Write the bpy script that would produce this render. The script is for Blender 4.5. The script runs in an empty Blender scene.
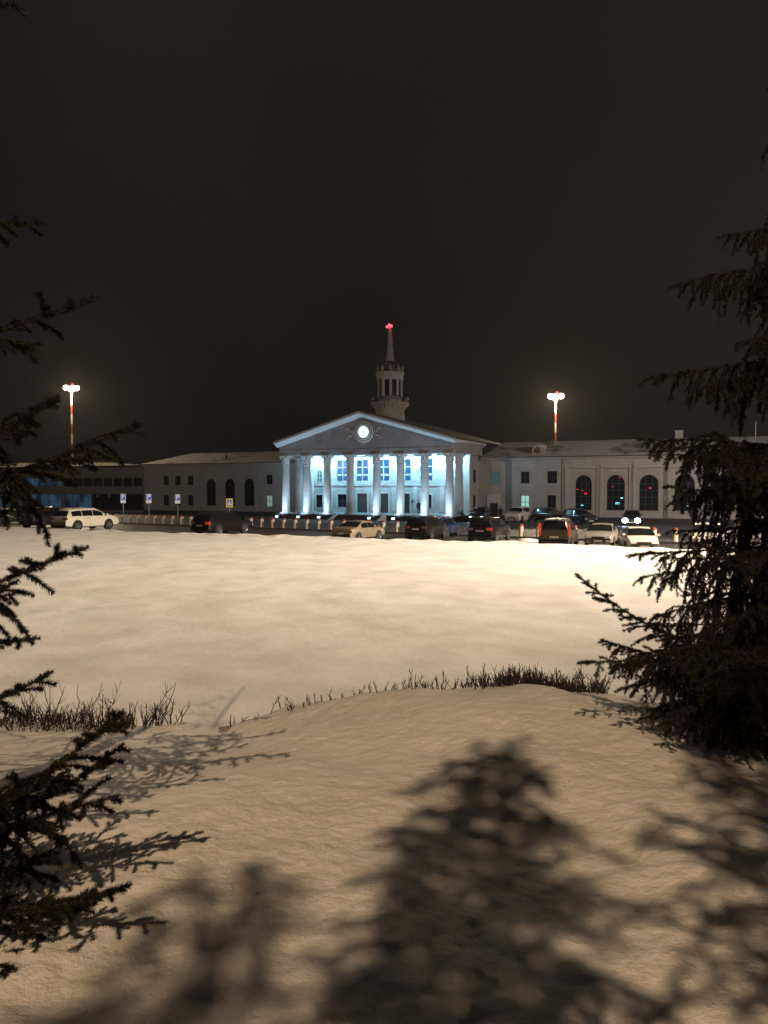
import bpy, bmesh, math, random
import numpy as np
from mathutils import Vector, Matrix, noise as mnoise

random.seed(7)
rng = np.random.default_rng(7)
S = bpy.context.scene
COL = S.collection
PI = math.pi
R = math.radians

# ------------------------------------------------------------------ camera
F = 769.0
HORIZON = 487.0
CAM = Vector((0, 0, 3.5))
PITCH = -math.atan((512 - HORIZON) / F)
cam_d = bpy.data.cameras.new('camera')
cam_d.sensor_fit = 'VERTICAL'
cam_d.sensor_height = 24
cam_d.lens = 24 * F / 1024
cam_d.clip_start = 0.05
cam_d.clip_end = 3000
cam = bpy.data.objects.new('camera', cam_d)
COL.objects.link(cam)
cam.location = CAM
cam.rotation_euler = (PI / 2 + PITCH, 0, 0)
S.camera = cam

# ------------------------------------------------------------------ world (overcast night, faint city glow)
W = bpy.data.worlds.new('World')
S.world = W
W.use_nodes = True
nt = W.node_tree
bg = nt.nodes['Background']
tc = nt.nodes.new('ShaderNodeTexCoord')
sp = nt.nodes.new('ShaderNodeSeparateXYZ')
rp = nt.nodes.new('ShaderNodeValToRGB')
nt.links.new(tc.outputs['Generated'], sp.inputs[0])
nt.links.new(sp.outputs['Z'], rp.inputs[0])
cn = nt.nodes.new('ShaderNodeTexNoise'); cn.inputs['Scale'].default_value = 2.2; cn.inputs['Detail'].default_value = 4
cr = nt.nodes.new('ShaderNodeMapRange'); cr.inputs['From Min'].default_value = 0.3; cr.inputs['From Max'].default_value = 0.7; cr.inputs['To Min'].default_value = 0.82; cr.inputs['To Max'].default_value = 1.16
cm = nt.nodes.new('ShaderNodeVectorMath'); cm.operation = 'SCALE'
nt.links.new(tc.outputs['Generated'], cn.inputs['Vector']); nt.links.new(cn.outputs['Fac'], cr.inputs['Value'])
nt.links.new(rp.outputs[0], cm.inputs[0]); nt.links.new(cr.outputs[0], cm.inputs['Scale']); nt.links.new(cm.outputs[0], bg.inputs['Color'])
rp.color_ramp.elements[0].position = 0.0
rp.color_ramp.elements[0].color = (0.0060, 0.0056, 0.0052, 1)
rp.color_ramp.elements[1].position = 0.6
rp.color_ramp.elements[1].color = (0.0128, 0.0117, 0.0105, 1)
bg.inputs['Strength'].default_value = 1.0

S.view_settings.view_transform = 'Standard'
S.view_settings.look = 'None'
S.view_settings.exposure = 0.0
S.view_settings.gamma = 1.0
S.view_settings.use_curve_mapping = False
S.cycles.use_denoising = True
S.cycles.max_bounces = 6
S.cycles.diffuse_bounces = 3
S.cycles.volume_bounces = 0
S.cycles.sample_clamp_indirect = 4.0

WARM = (1.0, 0.685, 0.42)
MASTC = (1.0, 0.79, 0.50)
E_BEHIND = 11500      # street lamp behind the camera
E_RIGHT = 225000
E_RIGHT2 = 24000
E_LEFT_FILL = 10500      # unseen lamp added on the left to brighten the left wing
E_MAST = 10000       # each flood bank of the two masts
HAZE = 0.00016

# ------------------------------------------------------------------ helpers
def ray(px, py):
    d = Vector(((px - 384) / F, -(py - 512) / F, -1))
    return cam.rotation_euler.to_matrix() @ d

A = R(25.0)
SA, CA = math.sin(A), math.cos(A)
U = Vector((CA, -SA, 0))
V = Vector((SA, CA, 0))

def P_s(px, py, s):                     # point of a pixel on the plane at facade depth s
    d = ray(px, py)
    return CAM + d * (s / d.dot(V))

def P_d(px, py, dist):                  # point of a pixel at distance y
    d = ray(px, py)
    return CAM + d * (dist / d.y)

def ts(p): return p.dot(U), p.dot(V)
def W_ts(t, s, z=0.0):
    q = U * t + V * s
    return Vector((q.x, q.y, z))

def ground_z(x, y):
    s = x * SA + y * CA
    s = min(max(s, 38.0), 89.0)
    return 0.2 - 0.023 * (s - 42)

def P_g(px, py):                        # point of a pixel on the road
    d = ray(px, py)
    lo, hi = 10.0, 160.0
    for _ in range(50):
        m = (lo + hi) / 2
        p = CAM + d * (m / d.y)
        if p.z > ground_z(p.x, p.y): lo = m
        else: hi = m
    p = CAM + d * (lo / d.y)
    return Vector((p.x, p.y, ground_z(p.x, p.y)))

def nd(m, typ, **kw):
    n = m.node_tree.nodes.new(typ)
    for k, v in kw.items():
        setattr(n, k, v)
    return n

def mat(name, col, rough=0.6, metal=0.0, var=0.0, vscale=4.0, bump=0.0, bscale=20.0, emit=None, estr=0.0, col2=None, coat=0.0, spec=0.5, detail=6.0, thr=None):
    m = bpy.data.materials.new(name)
    m.use_nodes = True
    b = m.node_tree.nodes['Principled BSDF']
    L = m.node_tree.links.new
    b.inputs['Roughness'].default_value = rough
    b.inputs['Metallic'].default_value = metal
    b.inputs['Base Color'].default_value = (*col, 1)
    b.inputs['Specular IOR Level'].default_value = spec
    if coat:
        b.inputs['Coat Weight'].default_value = coat
        b.inputs['Coat Roughness'].default_value = 0.08
    t = None
    if var or bump or col2:
        t = nd(m, 'ShaderNodeTexCoord')
    if var or col2:
        n = nd(m, 'ShaderNodeTexNoise')
        n.inputs['Scale'].default_value = vscale
        n.inputs['Detail'].default_value = detail
        n.inputs['Roughness'].default_value = 0.62
        L(t.outputs['Object'], n.inputs['Vector'])
        r = nd(m, 'ShaderNodeValToRGB')
        c2 = col2 or tuple(max(0, c * (1 - var)) for c in col)
        lo, hi = thr or (0.3, 0.7)
        r.color_ramp.elements[0].position = lo
        r.color_ramp.elements[1].position = hi
        r.color_ramp.elements[0].color = (*c2, 1)
        r.color_ramp.elements[1].color = (*col, 1)
        L(n.outputs['Fac'], r.inputs[0])
        L(r.outputs[0], b.inputs['Base Color'])
    if bump:
        n2 = nd(m, 'ShaderNodeTexNoise')
        n2.inputs['Scale'].default_value = bscale
        n2.inputs['Detail'].default_value = 8
        L(t.outputs['Object'], n2.inputs['Vector'])
        bp = nd(m, 'ShaderNodeBump')
        bp.inputs['Strength'].default_value = bump
        bp.inputs['Distance'].default_value = 0.02
        L(n2.outputs['Fac'], bp.inputs['Height'])
        L(bp.outputs[0], b.inputs['Normal'])
    if emit:
        b.inputs['Emission Color'].default_value = (*emit, 1)
        b.inputs['Emission Strength'].default_value = estr
    return m

M = {}
M['plaster'] = mat('plaster', (0.46, 0.44, 0.42), 0.85, var=0.22, vscale=0.9, bump=0.3, bscale=9)
M['plaster_wing'] = mat('plaster_wing', (0.40, 0.375, 0.345), 0.85, var=0.25, vscale=0.7, bump=0.3, bscale=9)
M['tympanum'] = mat('tympanum', (0.35, 0.33, 0.335), 0.9, var=0.35, vscale=0.8, bump=0.3, bscale=9)
M['trim'] = mat('trim', (0.55, 0.53, 0.51), 0.8, var=0.15, vscale=1.5)
M['trim_wing'] = mat('trim_wing', (0.43, 0.405, 0.375), 0.85, var=0.2, vscale=0.9)
M['granite'] = mat('granite', (0.035, 0.033, 0.034), 0.6, var=0.4, vscale=6)
M['roof_snow'] = mat('roof_snow', (0.62, 0.60, 0.58), 0.85, col2=(0.10, 0.10, 0.11), vscale=0.13, thr=(0.36, 0.46), bump=0.4, bscale=3)
M['roof_metal'] = mat('roof_metal', (0.07, 0.07, 0.075), 0.55, col2=(0.3, 0.29, 0.28), vscale=0.6, thr=(0.3, 0.45))
M['win_dark'] = mat('win_dark', (0.010, 0.013, 0.022), 0.2, spec=0.08)
M['win_blue'] = mat('win_blue', (0.006, 0.012, 0.02), 0.15, emit=(0.03, 0.19, 0.62), estr=0.5)
M['win_glass_blue'] = mat('win_glass_blue', (0.02, 0.03, 0.05), 0.15, emit=(0.05, 0.17, 0.36), estr=0.2)
M['win_lit'] = mat('win_lit', (0.4, 0.5, 0.48), 0.3, emit=(0.36, 0.85, 0.72), estr=0.62)
M['win_dim'] = mat('win_dim', (0.05, 0.08, 0.09), 0.2, emit=(0.16, 0.42, 0.42), estr=0.16)
M['win_pale'] = mat('win_pale', (0.3, 0.35, 0.33), 0.3, emit=(0.5, 0.8, 0.68), estr=0.3)
M['frame_yellow'] = mat('frame_yellow', (0.55, 0.47, 0.30), 0.6, var=0.15)
M['frame_dark'] = mat('frame_dark', (0.05, 0.05, 0.05), 0.5, var=0.2)
M['door'] = mat('door', (0.035, 0.04, 0.045), 0.35, var=0.3, vscale=3)
M['clock_face'] = mat('clock_face', (0.8, 0.9, 0.95), 0.4, emit=(0.62, 0.93, 1.0), estr=1.6)
M['clock_hand'] = mat('clock_hand', (0.02, 0.10, 0.16), 0.5, emit=(0.05, 0.45, 0.7), estr=0.4)
M['red_light'] = mat('red_light', (0.6, 0.02, 0.02), 0.4, emit=(1.0, 0.03, 0.045), estr=9)
M['red_glint'] = mat('red_glint', (0.5, 0.02, 0.02), 0.4, emit=(1.0, 0.02, 0.05), estr=0.9)
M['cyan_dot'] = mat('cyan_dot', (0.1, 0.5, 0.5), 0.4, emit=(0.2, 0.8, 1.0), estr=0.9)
M['flood_lens'] = mat('flood_lens', (0.9, 0.9, 0.85), 0.3, emit=(1.0, 0.78, 0.50), estr=24)
M['lamp_lens'] = mat('lamp_lens', (0.9, 0.85, 0.7), 0.3, emit=(1.0, 0.78, 0.5), estr=20)
M['cool_lens'] = mat('cool_lens', (0.8, 0.9, 0.95), 0.3, emit=(0.62, 0.9, 1.0), estr=3)
M['metal_grey'] = mat('metal_grey', (0.22, 0.22, 0.23), 0.45, metal=0.6, var=0.2)
M['pole_red'] = mat('pole_red', (0.55, 0.07, 0.035), 0.55, var=0.25)
M['pole_white'] = mat('pole_white', (0.75, 0.72, 0.68), 0.55, var=0.15)
M['bollard'] = mat('bollard', (0.60, 0.52, 0.45), 0.85, var=0.3, vscale=5, bump=0.2)
M['bollard_red'] = mat('bollard_red', (0.30, 0.05, 0.035), 0.7, var=0.3, vscale=9)
M['sign_blue'] = mat('sign_blue', (0.02, 0.10, 0.62), 0.4, emit=(0.015, 0.08, 0.55), estr=0.35)  # blue and white sign faces: faint emission stands in for retroreflected light
M['sign_white'] = mat('sign_white', (0.8, 0.8, 0.8), 0.5, emit=(0.8, 0.82, 0.9), estr=0.22)
M['sign_yellow'] = mat('sign_yellow', (0.75, 0.62, 0.03), 0.5)
M['sign_black'] = mat('sign_black', (0.01, 0.01, 0.01), 0.6)
M['tyre'] = mat('tyre', (0.012, 0.012, 0.012), 0.8, bump=0.2, bscale=40)
M['rim'] = mat('rim', (0.45, 0.45, 0.46), 0.3, metal=0.9, var=0.2)
M['car_glass'] = mat('car_glass', (0.008, 0.009, 0.011), 0.06, coat=0.5)
M['chrome'] = mat('chrome', (0.6, 0.6, 0.6), 0.18, metal=1.0)
M['black_plastic'] = mat('black_plastic', (0.015, 0.015, 0.016), 0.5)
M['plate'] = mat('plate', (0.65, 0.62, 0.52), 0.5, var=0.15, vscale=10)
M['tail_off'] = mat('tail_off', (0.12, 0.008, 0.007), 0.2, coat=0.6)
M['tail_on'] = mat('tail_on', (0.5, 0.02, 0.01), 0.2, emit=(1.0, 0.13, 0.04), estr=0.18)
M['head_off'] = mat('head_off', (0.45, 0.45, 0.45), 0.12, coat=0.8)
M['head_on'] = mat('head_on', (0.8, 0.85, 0.9), 0.2, emit=(0.75, 0.92, 1.0), estr=5)
M['head_bright'] = mat('head_bright', (0.8, 0.85, 0.9), 0.2, emit=(0.62, 0.82, 1.0), estr=40)
M['snow_cap'] = mat('snow_cap', (0.72, 0.70, 0.67), 0.8, bump=0.4, bscale=12)
M['coat'] = mat('coat', (0.012, 0.012, 0.016), 0.9, var=0.3)
M['skin'] = mat('skin', (0.45, 0.28, 0.2), 0.6)
M['lightbox'] = mat('lightbox', (0.5, 0.6, 0.7), 0.4, emit=(0.34, 0.62, 0.85), estr=0.75)
M['purple_band'] = mat('purple_band', (0.12, 0.06, 0.3), 0.5, emit=(0.12, 0.06, 0.4), estr=0.2)

def lit_glass(name, a, b, s):
    m = bpy.data.materials.new(name); m.use_nodes = True
    bs = m.node_tree.nodes['Principled BSDF']; L = m.node_tree.links.new
    bs.inputs['Base Color'].default_value = (0.01, 0.013, 0.018, 1); bs.inputs['Roughness'].default_value = 0.15
    tcn = nd(m, 'ShaderNodeTexCoord'); mp = nd(m, 'ShaderNodeMapping'); mp.inputs['Scale'].default_value = (0.55, 1, 0.35)
    n = nd(m, 'ShaderNodeTexNoise'); n.inputs['Scale'].default_value = 1.0; n.inputs['Detail'].default_value = 5
    r = nd(m, 'ShaderNodeValToRGB'); r.color_ramp.elements[0].position = 0.36; r.color_ramp.elements[1].position = 0.66
    r.color_ramp.elements[0].color = (*a, 1); r.color_ramp.elements[1].color = (*b, 1)
    L(tcn.outputs['Object'], mp.inputs[0]); L(mp.outputs[0], n.inputs['Vector']); L(n.outputs['Fac'], r.inputs[0]); L(r.outputs[0], bs.inputs['Emission Color'])
    bs.inputs['Emission Strength'].default_value = s
    return m
M['win_glass_blue'] = lit_glass('win_glass_blue', (0.008, 0.014, 0.022), (0.05, 0.13, 0.22), 0.42)
M['win_blue'] = lit_glass('win_blue', (0.012, 0.10, 0.40), (0.04, 0.32, 0.78), 0.75)

class MB:
    def __init__(self): self.v = []; self.f = []; self.m = []
    def add(self, verts, faces, mi=0):
        o = len(self.v)
        self.v += [tuple(p) for p in verts]
        self.f += [tuple(i + o for i in f) for f in faces]
        self.m += [mi] * len(faces)
        return self
    def box(self, x0, x1, y0, y1, z0, z1, mi=0, mtx=None):
        vs = [Vector(p) for p in ((x0,y0,z0),(x1,y0,z0),(x1,y1,z0),(x0,y1,z0),(x0,y0,z1),(x1,y0,z1),(x1,y1,z1),(x0,y1,z1))]
        if mtx: vs = [mtx @ p for p in vs]
        return self.add(vs, [(0,3,2,1),(4,5,6,7),(0,1,5,4),(1,2,6,5),(2,3,7,6),(3,0,4,7)], mi)
    def quad(self, a, b, c, d, mi=0): return self.add([a,b,c,d], [(0,1,2,3)], mi)
    def lathe(self, prof, n=20, c=(0,0,0), mi=0, cap=True, fn=None):
        vs = []; fs = []
        for (r, z) in prof:
            for k in range(n):
                a = 2*PI*k/n
                rr = r * (fn(a, z) if fn else 1)
                vs.append((c[0]+rr*math.cos(a), c[1]+rr*math.sin(a), c[2]+z))
        for i in range(len(prof)-1):
            for k in range(n):
                k2 = (k+1) % n
                fs.append((i*n+k, i*n+k2, (i+1)*n+k2, (i+1)*n+k))
        if cap:
            fs.append(tuple(range(n-1, -1, -1)))
            fs.append(tuple((len(prof)-1)*n + k for k in range(n)))
        return self.add(vs, fs, mi)
    def tube(self, a, b, r0, r1=None, n=8, mi=0):
        a, b = Vector(a), Vector(b)
        if r1 is None: r1 = r0
        d = (b - a).normalized()
        x = d.orthogonal().normalized(); y = d.cross(x)
        vs = []
        for p, r in ((a, r0), (b, r1)):
            for k in range(n):
                q = 2*PI*k/n
                vs.append(p + x*(r*math.cos(q)) + y*(r*math.sin(q)))
        fs = [(k, (k+1) % n, n+(k+1) % n, n+k) for k in range(n)]
        fs += [tuple(range(n-1,-1,-1)), tuple(range(n, 2*n))]
        return self.add(vs, fs, mi)
    def prism(self, pts, y0, y1, mi=0):          # polygon in xz, extruded along y
        n = len(pts)
        vs = [(p[0], y0, p[1]) for p in pts] + [(p[0], y1, p[1]) for p in pts]
        fs = [tuple(range(n)), tuple(range(2*n-1, n-1, -1))]
        fs += [(k, n+k, n+(k+1) % n, (k+1) % n) for k in range(n)]
        return self.add(vs, fs, mi)
    def build(self, name, mats, parent=None, smooth=False, bevel=0.0, loc=None, rot=None):
        me = bpy.data.meshes.new(name)
        me.from_pydata(self.v, [], self.f)
        if not isinstance(mats, (list, tuple)): mats = [mats]
        for m in mats: me.materials.append(m)
        me.polygons.foreach_set('material_index', self.m)
        bm = bmesh.new(); bm.from_mesh(me)
        bmesh.ops.recalc_face_normals(bm, faces=bm.faces)
        if bevel:
            bmesh.ops.remove_doubles(bm, verts=bm.verts, dist=1e-5)
            ed = [e for e in bm.edges if len(e.link_faces) == 2 and e.calc_face_angle(0) > 0.5]
            bmesh.ops.bevel(bm, geom=ed, offset=bevel, segments=2, affect='EDGES', clamp_overlap=True)
        bm.to_mesh(me); bm.free()
        if smooth:
            me.polygons.foreach_set('use_smooth', [True]*len(me.polygons))
            try: me.set_sharp_from_angle(angle=R(40))
            except Exception: pass
        ob = bpy.data.objects.new(name, me)
        COL.objects.link(ob)
        if parent: ob.parent = parent
        if loc is not None: ob.location = loc
        if rot is not None: ob.rotation_euler = rot
        return ob

def npmesh(name, verts, faces, m, parent=None, smooth=False):   # faces: int array (n,k)
    me = bpy.data.meshes.new(name)
    verts = np.asarray(verts, dtype=np.float32); faces = np.asarray(faces, dtype=np.int32)
    k = faces.shape[1]
    me.vertices.add(len(verts)); me.vertices.foreach_set('co', verts.ravel())
    me.loops.add(faces.size); me.loops.foreach_set('vertex_index', faces.ravel())
    me.polygons.add(len(faces))
    me.polygons.foreach_set('loop_start', np.arange(0, faces.size, k, dtype=np.int32))
    me.polygons.foreach_set('loop_total', np.full(len(faces), k, dtype=np.int32))
    if smooth: me.polygons.foreach_set('use_smooth', np.ones(len(faces), dtype=bool))
    me.materials.append(m)
    me.update(calc_edges=True); me.validate()
    ob = bpy.data.objects.new(name, me)
    COL.objects.link(ob)
    if parent: ob.parent = parent
    return ob

def tag(o, label=None, cat=None, group=None, kind=None):
    if label: o['label'] = label
    if cat: o['category'] = cat
    if group: o['group'] = group
    if kind: o['kind'] = kind
    return o

def thing(name, label, cat, loc, rz=0.0, group=None):
    o = bpy.data.objects.new(name, None)
    o.empty_display_size = 0.3
    COL.objects.link(o)
    o.location = loc; o.rotation_euler = (0, 0, rz)
    return tag(o, label, cat, group)

def lamp(name, typ, energy, color, loc, parent=None, target=None, radius=0.1, angle=None, blend=0.5, size=None, size_y=None):
    d = bpy.data.lights.new(name, typ)
    d.energy = energy; d.color = color
    if typ in ('POINT', 'SPOT'): d.shadow_soft_size = radius
    if typ == 'SPOT': d.spot_size = angle; d.spot_blend = blend
    if typ == 'AREA':
        d.shape = 'RECTANGLE'; d.size = size; d.size_y = size_y
    o = bpy.data.objects.new(name, d)
    COL.objects.link(o)
    if parent: o.parent = parent
    o.location = loc
    if target is not None:
        o.rotation_euler = (Vector(target) - Vector(loc)).to_track_quat('-Z', 'Y').to_euler()
    return o

def dup_tree(o, parent=None):
    c = o.copy(); COL.objects.link(c)
    if parent: c.parent = parent
    for ch in list(o.children): dup_tree(ch, c)
    return c

# numpy value noise
def vnoise(x, y, seed=0):
    xi = np.floor(x).astype(np.int64); yi = np.floor(y).astype(np.int64)
    fx = x - xi; fy = y - yi
    fx = fx*fx*fx*(fx*(fx*6-15)+10); fy = fy*fy*fy*(fy*(fy*6-15)+10)
    def h(a, b):
        n = (a*374761393 + b*668265263 + seed*1274126177) & 0xffffffff
        n = ((n ^ (n >> 13)) * 1274126177) & 0xffffffff
        return ((n ^ (n >> 16)) & 0xffff) / 65535.0
    return (h(xi,yi)*(1-fx)*(1-fy) + h(xi+1,yi)*fx*(1-fy) + h(xi,yi+1)*(1-fx)*fy + h(xi+1,yi+1)*fx*fy) * 2 - 1

def sstep(a, b, x):
    t = np.clip((x - a) / (b - a), 0, 1)
    return t*t*(3-2*t)

# ------------------------------------------------------------------ ground, snow
def snow_material(name, bs, bscale, tint):
    m = bpy.data.materials.new(name); m.use_nodes = True
    b = m.node_tree.nodes['Principled BSDF']; L = m.node_tree.links.new
    t = nd(m, 'ShaderNodeTexCoord')
    n1 = nd(m, 'ShaderNodeTexNoise'); n1.inputs['Scale'].default_value = 0.9; n1.inputs['Detail'].default_value = 8
    r1 = nd(m, 'ShaderNodeValToRGB')
    r1.color_ramp.elements[0].position = 0.30; r1.color_ramp.elements[1].position = 0.62
    r1.color_ramp.elements[0].color = (0.66*tint[0], 0.64*tint[1], 0.61*tint[2], 1)
    r1.color_ramp.elements[1].color = (0.82*tint[0], 0.81*tint[1], 0.80*tint[2], 1)
    # fine dark specks: needles and grit
    n3 = nd(m, 'ShaderNodeTexNoise'); n3.inputs['Scale'].default_value = 55; n3.inputs['Detail'].default_value = 3
    r3 = nd(m, 'ShaderNodeValToRGB')
    r3.color_ramp.elements[0].position = 0.73; r3.color_ramp.elements[1].position = 0.78
    r3.color_ramp.elements[0].color = (1, 1, 1, 1); r3.color_ramp.elements[1].color = (0.45, 0.38, 0.3, 1)
    mx = nd(m, 'ShaderNodeMix', data_type='RGBA', blend_type='MULTIPLY')
    mx.inputs['Factor'].default_value = 1.0
    n2 = nd(m, 'ShaderNodeTexNoise'); n2.inputs['Scale'].default_value = bscale; n2.inputs['Detail'].default_value = 10; n2.inputs['Roughness'].default_value = 0.65
    bp = nd(m, 'ShaderNodeBump'); bp.inputs['Strength'].default_value = bs; bp.inputs['Distance'].default_value = 0.03
    for n in (n1, n2, n3): L(t.outputs['Object'], n.inputs['Vector'])
    L(n1.outputs['Fac'], r1.inputs[0]); L(n3.outputs['Fac'], r3.inputs[0])
    L(r1.outputs[0], mx.inputs['A']); L(r3.outputs[0], mx.inputs['B']); L(mx.outputs['Result'], b.inputs['Base Color'])
    L(n2.outputs['Fac'], bp.inputs['Height']); L(bp.outputs[0], b.inputs['Normal'])
    b.inputs['Roughness'].default_value = 0.75
    b.inputs['Specular IOR Level'].default_value = 0.3
    return m
M['snow_near'] = snow_material('snow_near', 0.9, 14, (1, 0.99, 0.97))
M['snow_far'] = snow_material('snow_far', 0.5, 5, (1, 0.99, 0.97))
M['asphalt'] = mat('asphalt', (0.045, 0.042, 0.040), 0.5, col2=(0.075, 0.07, 0.066), vscale=0.22, thr=(0.30, 0.40), bump=0.4, bscale=6)
M['forecourt'] = mat('forecourt', (0.04, 0.042, 0.047), 0.6, col2=(0.10, 0.10, 0.10), vscale=0.35, thr=(0.33, 0.55), bump=0.3, bscale=8)
M['kerb'] = mat('kerb', (0.13, 0.12, 0.11), 0.85, var=0.3, vscale=3)

def grid_sheet(name, xs, ys, zf, m, kind='structure', smooth=True):
    X, Y = np.meshgrid(np.asarray(xs), np.asarray(ys))
    return grid_pts(name, X, Y, zf(X, Y), m, kind, smooth)
def grid_pts(name, X, Y, Z, m, kind='structure', smooth=True):
    ny, nx = X.shape
    v = np.stack([X.ravel(), Y.ravel(), Z.ravel()], 1)
    i = np.arange(nx-1)[None, :] + nx*np.arange(ny-1)[:, None]
    f = np.stack([i, i+1, i+1+nx, i+nx], -1).reshape(-1, 4)
    o = npmesh(name, v, f, m, smooth=smooth)
    o['kind'] = kind
    return o

def gz_np(X, Y):
    s = np.clip(X*SA + Y*CA, 38, 89)
    return 0.2 - 0.023*(s-42)
grid_sheet('ground', np.linspace(-420, 420, 71), np.linspace(-150, 520, 120), lambda X, Y: gz_np(X, Y) - 0.02, M['asphalt'])
# road surface between the snow and the bollards is the ground itself; the paved forecourt in front of the building:
T = np.linspace(-110, 30, 60); Sv = np.linspace(60.5, 89, 30)
TT, SS = np.meshgrid(T, Sv)
# the bollard line runs from these two road points
B0 = P_g(155, 524.6); B1 = P_g(675, 543.4)
bt0, bs0 = ts(B0); bt1, bs1 = ts(B1)
def bol_s(t): return bs0 + (t-bt0)*(bs1-bs0)/(bt1-bt0)
SS = bol_s(TT) - 0.5 + (SS-60.5)/(89-60.5) * (89 - bol_s(TT) + 0.5)
XX = TT*CA + SS*SA; YY = -TT*SA + SS*CA
grid_pts('forecourt', XX, YY, gz_np(XX, YY) + 0.10, M['forecourt'])
# kerb along the forecourt edge
mb = MB()
for k in range(len(T)-1):
    a = W_ts(T[k], bol_s(T[k])-0.5); b = W_ts(T[k+1]-0.01, bol_s(T[k+1])-0.5)
    d = V*0.16
    za, zb = ground_z(a.x, a.y), ground_z(b.x, b.y)
    vs = [(a-d).to_tuple()[:2]+(za-0.1,), (b-d).to_tuple()[:2]+(zb-0.1,), b.to_tuple()[:2]+(zb-0.1,), a.to_tuple()[:2]+(za-0.1,)]
    vs2 = [(p[0], p[1], p[2]+0.23) for p in vs]
    mb.add(vs+vs2, [(0,3,2,1),(4,5,6,7),(0,1,5,4),(1,2,6,5),(2,3,7,6),(3,0,4,7)])
tag(mb.build('kerb', M['kerb']), kind='structure')

EDGE_S = 36.5
FIELD_Z = 0.75
def field():
    xs = np.concatenate([np.linspace(-75, -30, 40)[:-1], np.linspace(-30, 30, 420), np.linspace(30, 75, 40)[1:]])
    fr = np.concatenate([np.linspace(0, 0.30, 90)[:-1], np.linspace(0.30, 0.93, 120)[:-1], np.linspace(0.93, 1.0, 50), ])
    X = np.repeat(xs[None, :], len(fr), 0)
    edge = (EDGE_S - X*SA)/CA + 0.35*vnoise(X/1.7, X*0+3, 5) + 0.16*vnoise(X/0.45, X*0+9, 6)
    Y = 7.0 + fr[:, None]*(edge - 7.0)
    # skirt
    Yk = np.vstack([Y, edge[0]+0.25, edge[0]+0.6, edge[0]+0.9])
    Xk = np.vstack([X, X[0], X[0], X[0]])
    d = np.clip((edge[0]-Yk), 0, None)
    Z = FIELD_Z + 0.035*vnoise(Xk/7, Yk/6, 1) + 0.013*vnoise(Xk/1.9, Yk/1.7, 2) + 0.009*vnoise(Xk/0.5, Yk/0.5, 3)
    # low drift ridge and lumps of ploughed snow along the far edge
    lump = np.exp(-((d-0.7)/0.55)**2)
    Z += lump*(0.06 + 0.06*vnoise(Xk/0.8, Yk/0.6, 11) + 0.05*np.clip(vnoise(Xk/2.9, Yk*0, 12), 0, 1))
    g = gz_np(Xk, Yk)
    Z[-3] = Z[-4]*0.75 + g[-3]*0.25
    Z[-2] = g[-2] + 0.12
    Z[-1] = g[-1] - 0.15
    grid_pts('snow_field', Xk, Yk, Z, M['snow_far'])
field()

CPX = np.array([-400, 0, 120, 172, 200, 222, 250, 290, 330, 420, 500, 560, 588, 606, 640, 700, 768, 1100])
CPY = np.array([ 738, 739, 738, 739, 742, 741, 730, 718, 711, 701, 696, 696, 698, 703, 712, 722, 728, 735])
YC = 6.0
def mound_z(X, Y, fine=True):
    pxc = 384 + F*X/YC
    zc = 3.5 - (np.interp(pxc, CPX, CPY) - HORIZON)/F*YC
    z0 = 1.86 - 0.03*X
    w = sstep(3.4, YC, Y)
    z = z0*(1-w) + zc*w
    z += 0.05*np.sin(np.clip(Y-1.5, 0, 4.5)/4.5*PI)
    # the bank slumps on the far side
    drop = np.clip(Y-YC, 0, 6)
    z = z - 0.55*sstep(0, 3.2, drop)*2.2
    # trough of an old footpath going down to the right, hollow round the big spruce
    dline = (X - (1.25 + (6.0-Y)*0.36))
    z += 0.03*np.exp(-(dline/0.18)**2)*sstep(2.6, 4, Y) - 0.05*np.exp(-((dline-0.34)/0.26)**2)*sstep(2.6, 4.2, Y)
    z += 0.075*vnoise(X/2.3+7, Y/1.9, 20) + 0.045*vnoise(X/0.75, Y/0.62, 21)*1.0
    if fine:
        z += 0.009*vnoise(X/0.27, Y/0.25, 22) + 0.006*vnoise(X/0.10, Y/0.10, 23) + 0.005*vnoise(X/0.045, Y/0.045, 24)
        lum = np.clip(vnoise(X/0.55+3, Y/0.5+1, 25), 0.35, 1)-0.35
        z += 0.22*lum*sstep(1.1, 2.6, X)        # clods under the right-hand spruce
    return z
xs = np.concatenate([np.linspace(-22, -4.2, 40)[:-1], np.linspace(-4.2, 5.0, 420), np.linspace(5.0, 22, 40)[1:]])
ys = np.concatenate([np.linspace(-24, 1.2, 60)[:-1], np.linspace(1.2, 7.0, 330)[:-1], np.linspace(7, 11, 50)])
grid_sheet('snow_bank', xs, ys, mound_z, M['snow_near'])

def mz(x, y): return float(mound_z(np.array([[x]]), np.array([[y]]))[0, 0])

# ------------------------------------------------------------------ the old terminal
T0, S0 = -44.25, 88.7
ZG = -0.87
term = thing('terminal_building', 'long pale classical terminal with floodlit columned portico, clock pediment and round spired tower', 'building', W_ts(T0, S0, ZG), -A)
def lx(px, s, py=487): return ts(P_s(px, py, s))[0] - T0
def lz(px, py, s): return P_s(px, py, s).z - ZG
def ly(s): return s - S0

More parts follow.
